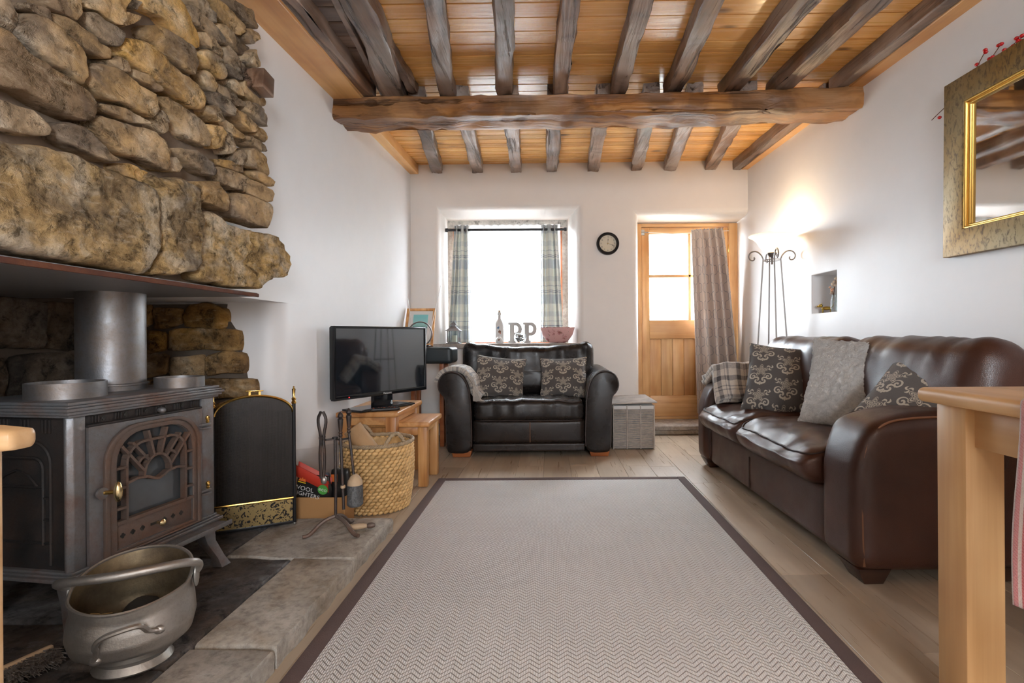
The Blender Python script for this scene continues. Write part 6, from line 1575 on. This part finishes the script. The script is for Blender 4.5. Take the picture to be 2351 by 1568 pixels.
dbx('glazing_bar', pw0, pw1, pzm - .014, pzm + .014, 'door_oak_x', -.006, .036); dbx('glazing_bar', mx_ - .014, mx_ + .014, pz0, pz1, 'door_oak', -.006, .036)
for a, b in ((pw0, mx_ - .014), (mx_ + .014, pw1)):
    for c, d in ((pz0, pzm - .014), (pzm + .014, pz1)): dbx('pane', a, b, c, d, 'glass', .012, .017, bev=0)
nb2 = 6
for k in range(nb2):
    a = pw0 + (pw1 - pw0) * k / nb2
    if not k: dbx('panel_backing', pw0, pw1, bz0, bz1, 'door_oak', .0262, .034, bev=0)
    dbx('panel_board', a + .001, a + (pw1 - pw0) / nb2 - .001, bz0, bz1, 'door_oak', .006, .026, bev=.003)
lt_ = dbx('bolt_plate', L0 - .012, L0 + .03, zt - .075, zt - .02, 'pewter', -.016, -.0105, bev=.002); obj('bolt', MB().tube([(L0 - .01, YD - .022, zt - .048), (L0 + .06, YD - .022, zt - .048)], .006, 8).tube([(L0 + .05, YD - .022, zt - .048), (L0 + .062, YD - .04, zt - .055)], .004, 6), MT['pewter'], lt_)
for z in (zt - .25, .4): dbx('hinge', L1 - .003, L1 + .012, z, z + .08, 'brass', -.018, -.0105, bev=.001)
WR = tag(obj('curtain_wire', MB().tube([(L0 + .06, YD - .03, zt - .052), (L0 + .3, YD - .03, zt - .066), (L1 + .0, YD - .032, zt - .04)], .003, 6), MT['cord']), 'thin white curtain wire stretched across the top of the oak door', 'wire')
YK = 4.975
def kx(px, py): return WY(px, py, YK).x
dc = thing('door_curtain', 'taupe satin curtain with a trellis pattern pulled to the right of the door', 'curtain', (kx(1640, 840), YK, .2))
ztc = WY(1625, 527, YK).z
def dcf(a, b):
    v = 1 - b; t_ = v
    xl_ = kx(1587, 530) * (1 - v) + kx(1600, 850) * v; xr_ = kx(1662, 530) * (1 - v ** .8) + kx(1704, 830) * v ** .8
    ph = 2 * pi * 4.3 * (a ** 1.25) + .5 * nz((a * 2, v * 1.5, 0), 1, 7)
    A = .03 + .032 * v; zt2 = ztc + .012 * a - .004 * sin(ph * 2) * (v < .05)
    return (xl_ + (xr_ - xl_) * a + .01 * nz((a * 3, v * 2, 1), 1, 9) * v, YK + A * sin(ph) - .02 * v, .16 + (zt2 - .16) * b)
mb = MB().grid(dcf, 110, 50); uv = [(i / 109 * .78, j / 49 * 1.75) for j in range(50) for i in range(110)]
obj('cloth', mb, MT['trellis'], dc, sharp=0, uv=uv, solid=.004)
hd_ = MB()
for k in range(9): xx = kx(1592, 530) + (kx(1660, 530) - kx(1592, 530)) * k / 8; hd_.tube([(xx, YK - .01, ztc + .004 + .012 * k / 8), (xx + .008, YD - .034, ztc + .01 + .012 * k / 8)], .003, 5)
obj('gather_rings', hd_, MT['lamp_metal'], dc)
st_ = thing('stone_step', 'worn pale stone doorstep below the oak door', 'step', (1.35, 4.9, 0))
def slabm(x0, x1, y0, y1, z0, z1, seed):
    return MB().soft(((x0 + x1) / 2, (y0 + y1) / 2, (z0 + z1) / 2), ((x1 - x0) / 2, (y1 - y0) / 2, (z1 - z0) / 2), .012, 14, fn=lambda o, u: o + Vector((0, .006 * nz((o.x * 6, 0, 0), 1, seed), .003 * nz((o.x * 9, o.y * 9, 0), 1, seed))))
obj('tread', slabm(.88, XR - .003, 4.705, YD + .05, .042, .086, 3), MT['sill_stone'], st_, sharp=40); obj('riser', slabm(.9, XR - .004, 4.72, YD, .001, .044, 6), MT['slab'], st_, sharp=40)

# ------------------------------------------------------------------ floor lamp
LC = Vector((1.645, 3.86, 0)); zr = WY(1773, 541, LC.y).z; zc = WY(1773, 585, LC.y).z
lp = thing('floor_lamp', 'grey metal floor lamp with scrolls and a glowing glass bowl shade', 'floor lamp', LC)
obj('shade', MB().lathe([(.028, -.005), (.06, .012), (.085, .045), (.105, .08), (.13, .105), (.162, .122), (.1625, .126), (.128, .110), (.100, .084), (.078, .046), (.052, .018), (.0, .006)], 40, (LC.x, LC.y, zr - .126), cap=False), MT['lampglass'], lp, sharp=0)
obj('shade_cup', MB().lathe([(.036, 0), (.034, -.01), (.018, -.028), (.012, -.032), (.008, -.05), (.008, -.085), (0, -.085)], 18, (LC.x, LC.y, zr - .128)), MT['lamp_metal'], lp)
zj = zc - .03
for a in (radians(172), radians(82), radians(262), radians(-8)):
    d = Vector((cos(a), sin(a), 0)); top = LC + d * .062 + Vector((0, 0, zj)); bot = LC + d * .155 + Vector((0, 0, .004))
    l_ = obj('leg', MB().tube([bot, LC + d * .112 + Vector((0, 0, zj * .48)), top], .0055, 8), MT['lamp_metal'], lp)
    c0 = top; sc = [top, top + d * .012 + Vector((0, 0, .03)), top + d * .045 + Vector((0, 0, .06)), top + d * .085 + Vector((0, 0, .055)), top + d * .105 + Vector((0, 0, .025)), top + d * .095 + Vector((0, 0, -.005)), top + d * .07 + Vector((0, 0, -.012)), top + d * .058 + Vector((0, 0, .004)), top + d * .066 + Vector((0, 0, .014))]
    obj('scroll', MB().tube(chaikin(sc, 2), .0052, 7), MT['lamp_metal'], l_)
for z, r in ((zj - .01, .062), (zj * .45, .112)): obj('brace_ring', MB().tube([(LC.x + r * cos(2 * pi * k / 32), LC.y + r * sin(2 * pi * k / 32), z) for k in range(32)], .003, 6, True), MT['lamp_metal'], lp)
obj('bulb', MB().sphere((LC.x, LC.y, zr - .055), .022, 12, 8), NB('lit_bulb').fin((1, .9, .7), .4, emit=(1, .8, .5), estr=14), lp)
lampl = light('floor_lamp_bulb', 'POINT', (LC.x, LC.y, zr - .018), 9, (1.0, .74, .44), size=.03)

# ------------------------------------------------------------------ niche in the right wall
nf = thing('brass_dog', 'small brass dog figurine in the wall niche', 'figurine', WX(1895, 712, XR + .06))
dp = Vector((XR + .06, 3.565, NZ0 + .001))
dgm = MB()
dgm.sphere((0, 0, .026), (.012, .028, .011), 10, 8).sphere((0, .03, .041), (.009, .012, .010), 10, 8).sphere((0, .041, .038), (.005, .010, .005), 8, 6)
for y in (-.02, .018):
    for x in (-.006, .006): dgm.tube([(x, y, .024), (x, y + .001, .001)], [.005, .0035], 6)
dgm.tube([(0, -.026, .03), (0, -.034, .042), (0, -.033, .052)], [.003, .0025, .0015], 6).tube([(-.006, .027, .047), (-.008, .024, .056)], [.004, .001], 5).tube([(.006, .027, .047), (.008, .024, .056)], [.004, .001], 5)
obj('dog', dgm.xf(Matrix.Translation(dp) @ Matrix.Rotation(radians(64), 4, 'Z') @ Matrix.Scale(1.2, 4)), MT['gold_dog'], nf, sharp=0)
vp = Vector((XR + .04, 3.437, NZ0 + .001))
va = thing('bud_vase', 'clear glass bud vase of dried cream flowers in the wall niche', 'vase', vp)
obj('vase', MB().lathe([(0, .001), (.018, .001), (.02, .01), (.019, .075), (.012, .095), (.011, .11), (.013, .115), (.010, .112), (.015, .075), (.016, .012), (0, .006)], 18, vp, cap=False), MT['glass_bowl'], va)
rnd = random.Random(2)
for k in range(5):
    e = vp + Vector((rnd.uniform(-.04, .02), rnd.uniform(-.02, .05), .13 + .022 * k)); obj('stem', MB().tube([vp + Vector((0, 0, .02)), vp + Vector((0, 0, .11)), e], .0015, 5), MT['twig'], va)
    m = MB()
    for j in range(5): m.sphere(e + Vector((rnd.uniform(-.014, .014), rnd.uniform(-.014, .014), rnd.uniform(-.012, .012))), (.008, .01, .007), 7, 5)
    obj('blossom', m, MT['flower_p' if k == 1 else 'flower'], va)

# ------------------------------------------------------------------ gilt mirror with berry sprigs
XM = 1.792; mA, mB_, = WX(2159, 204, XM), WX(2166, 592, XM); mC, mD = WX(2351, 95, XM), WX(2351, 565, XM)
my1 = (mA.y + mB_.y) / 2; slope = ((mA.z - mC.z) / (mA.y - mC.y) + (mB_.z - mD.z) / (mB_.y - mD.y)) / 2
MH = (mA.z - mB_.z); MW = 1.05
# local: x towards the camera along the wall, z up, y out of the wall (-X in the room)
MM = frame((XM, my1, mB_.z), (0, -1, -slope * .45))
mir = thing('gilt_mirror', 'wide antique gold framed mirror on the right wall', 'mirror', (XM, my1 - MW / 2, mB_.z))
def mp(nm, mb, m, **k): return obj(nm, mb.xf(MM), MT[m] if isinstance(m, str) else m, mir, **k)
probe = (MM @ Vector((0, 1, 0)) - MM.translation).x            # which way local +y faces
sg = 1 if probe < 0 else -1
def yb_(a, b): return (min(a * sg, b * sg), max(a * sg, b * sg))
fw_ = .112
def rect(i): return [(i, i), (i, MH - i), (MW - i, MH - i), (MW - i, i)]
a, b = yb_(-.034, 0); mp('outer_frame', MB().ring(rect(0), rect(fw_), 'y', a, b), 'gold', bevel=.003)
a, b = yb_(-.033, -.003); mp('gilt_step', MB().ring(rect(fw_ - .001), rect(fw_ + .008), 'y', a, b), 'gold_bright', bevel=.004)
a, b = yb_(-.033, -.015); mp('gilt_step', MB().ring(rect(fw_ + .007), rect(fw_ + .018), 'y', a, b), 'gold_bright', bevel=.004)
a, b = yb_(-.033, -.028); mp('mirror_glass', MB().box(fw_ + .01, MW - fw_ - .01, a, b, fw_ + .01, MH - fw_ - .01), 'mirror', smooth=False)
def sprig(lab, pts, berries):
    t = thing('berry_sprig', lab, 'sprig', pts[0], 'red berry sprigs on the mirror')
    obj('twig', MB().tube(pts, .0018, 5), MT['twig'], t)
    for c in berries: obj('berry', MB().sphere(c, (.0085, .0095, .007), 8, 6), MT['red'], t)
def mw(px, py, X=1.8): return WX(px, py, X)
sprig('single red berry sprig nearest the left corner of the mirror top', [mw(2238, 165), mw(2250, 140), mw(2262, 118)], [mw(2243, 148), mw(2263, 120), mw(2262, 115)])
sprig('forked red berry sprig on the mirror top beside the single one', [mw(2272, 140), mw(2284, 122), mw(2297, 103)], [mw(2272, 135), mw(2279, 131), mw(2293, 104), mw(2299, 101)])
sprig('thick cluster of red berries on the mirror top at the right edge of the photo', [mw(2302, 120), mw(2325, 103), mw(2351, 82)], [mw(2306, 115), mw(2334, 88), mw(2338, 94), mw(2347, 82), mw(2344, 95), mw(2326, 106)])
sprig('red berry twig sticking out from the left side of the mirror', [mw(2168, 248), mw(2150, 265), mw(2139, 276)], [mw(2157, 270)])

# ------------------------------------------------------------------ oak dining table and towel
dt = thing('dining_table', 'solid oak dining table at the right edge of the photo', 'table', (1.35, .7, 0))
TX0, TX1, TY0, TY1, TZ = .897, 1.72, -.05, 1.285, .77
obj('table_top', MB().box(TX0, TX1, TY0, TY1, TZ - .035, TZ), MT['oak_x'], dt, bevel=.014, seg=4)
LG = .088; li = .03
for x in (TX0 + li, TX1 - li - LG):
    for y in (TY0 + li, TY1 - li - LG): obj('leg', MB().box(x, x + LG, y, y + LG, .001, TZ - .036), MT['oak'], dt, bevel=.004)
for x in (TX0 + li + .02, TX1 - li - .042): obj('apron', MB().box(x, x + .022, TY0 + li + LG, TY1 - li - LG, TZ - .125, TZ - .036), MT['oak_x'], dt, bevel=.002)
for y in (TY0 + li + .02, TY1 - li - .042): obj('apron', MB().box(TX0 + li + LG, TX1 - li - LG, y, y + .022, TZ - .125, TZ - .036), MT['oak_x'], dt, bevel=.002)
def twf(a, b):
    L = b * .62; y = .985 - .17 * (1 - a) + .012 * sin(b * 6 + a * 3); zt = TZ + .008
    if L < .2: return (TX0 + .2 - L * 1.03, y, zt)
    if L < .24: q = (L - .2) / .04 * pi / 2; return (TX0 - .006 - .012 * sin(q), y, zt - .012 * (1 - cos(q)))
    return (TX0 - .019 - .006 * sin(a * 8 + b * 5), y, zt - .012 - (L - .24))
cloth('tea_towel', twf, 26, 50, .17, .62, 'towel', .007, 'red and white woven tea towel hanging over the dining table edge', 'towel')
# ------------------------------------------------------------------ beech chair at the left edge
cx0, cy0 = -1.0, .545
dch = thing('dining_chair', 'pale beech dining chair, its top rail end at the left edge of the photo', 'chair', (-.8, .35, 0))
rt = G(78, 1003, .78)
CX1 = -.553
obj('top_rail', MB().soft(((CX1 - .52 + CX1) / 2, .55, .796), (.26, .018, .0135), .011, 12), MT['chairwood'], dch, sharp=0)
for x in (CX1 - .075, CX1 - .49): obj('back_post', MB().box(x, x + .038, .535, .565, .0132 if x > -.8 else .001, .784), MT['chairwood'], dch, bevel=.005)
for x in (CX1 - .075, CX1 - .49): obj('leg', MB().box(x, x + .038, .13, .168, .0132 if x > -.8 else .001, .43), MT['chairwood'], dch, bevel=.005)
obj('seat', MB().soft((CX1 - .263, .335, .448), (.235, .205, .017), .012, 12), MT['chairwood'], dch, sharp=0)
for x in (-.36, -.26, -.16): obj('back_slat', MB().box(CX1 + x - .02, CX1 + x + .02, .545, .557, .46, .786), MT['chairwood'], dch, bevel=.003)

# ------------------------------------------------------------------ outside the window
obj('ground_outside', MB().box(-12, 14, YD + .15, 30, -.25, -.15), MT['grass'], kind='structure')
hs = thing('neighbour_house', 'pale stone house seen through the door glass', 'house', (2.5, 14, -.15))
obj('wall', MB().box(.2, 9, 14, 15, -.15, 5.2), MT['ext_wall'], hs)
for x, z in ((1.35, 2.6), (4.3, 2.6), (4.3, .6)):
    w_ = obj('window', MB().box(x, x + .9, 13.96, 14.0, z, z + 1.3), MT['white'], hs)
    for i in range(2):
        for j in range(3): obj('pane', MB().box(x + .08 + i * .4, x + .42 + i * .4, 13.94, 13.97, z + .08 + j * .4, z + .42 + j * .4), MT['slate'], w_)
obj('roof', MB().prism([(13.6, 5.2), (15.4, 5.2), (14.5, 6.4)], 'x', 0, 9.2), MT['slate'], hs)
def bush(lab, c, r, seed):
    m = MB(); rnd = random.Random(seed)
    for k in range(160):
        p = Vector((rnd.gauss(0, 1), rnd.gauss(0, 1), rnd.gauss(0, 1))).normalized() * r * rnd.uniform(.75, 1.0); p.z = abs(p.z) * 1.1
        a = Vector((rnd.uniform(-1, 1), rnd.uniform(-1, 1), rnd.uniform(-1, 1))).normalized() * .09; b_ = a.orthogonal() * .5
        q = Vector(c) + p; m.add([q - a, q + b_, q + a, q - b_], [(0, 1, 2, 3)])
    t = thing('garden_shrub', lab, 'shrub', c); obj('leaves', m, MT['leaf'], t, kind='stuff'); obj('stem', MB().tube([c, Vector(c) + Vector((0, 0, r))], .03, 6), MT['twig'], t)
bush('rounded green shrub outside the door', (2.75, 9.5, -.15), .55, 3)
gw = obj('garden_wall', MB().box(-6, .3, 7.6, 7.9, -.15, 1.06), MT['ext_wall']); tag(gw, 'low garden wall outside the window', 'wall')
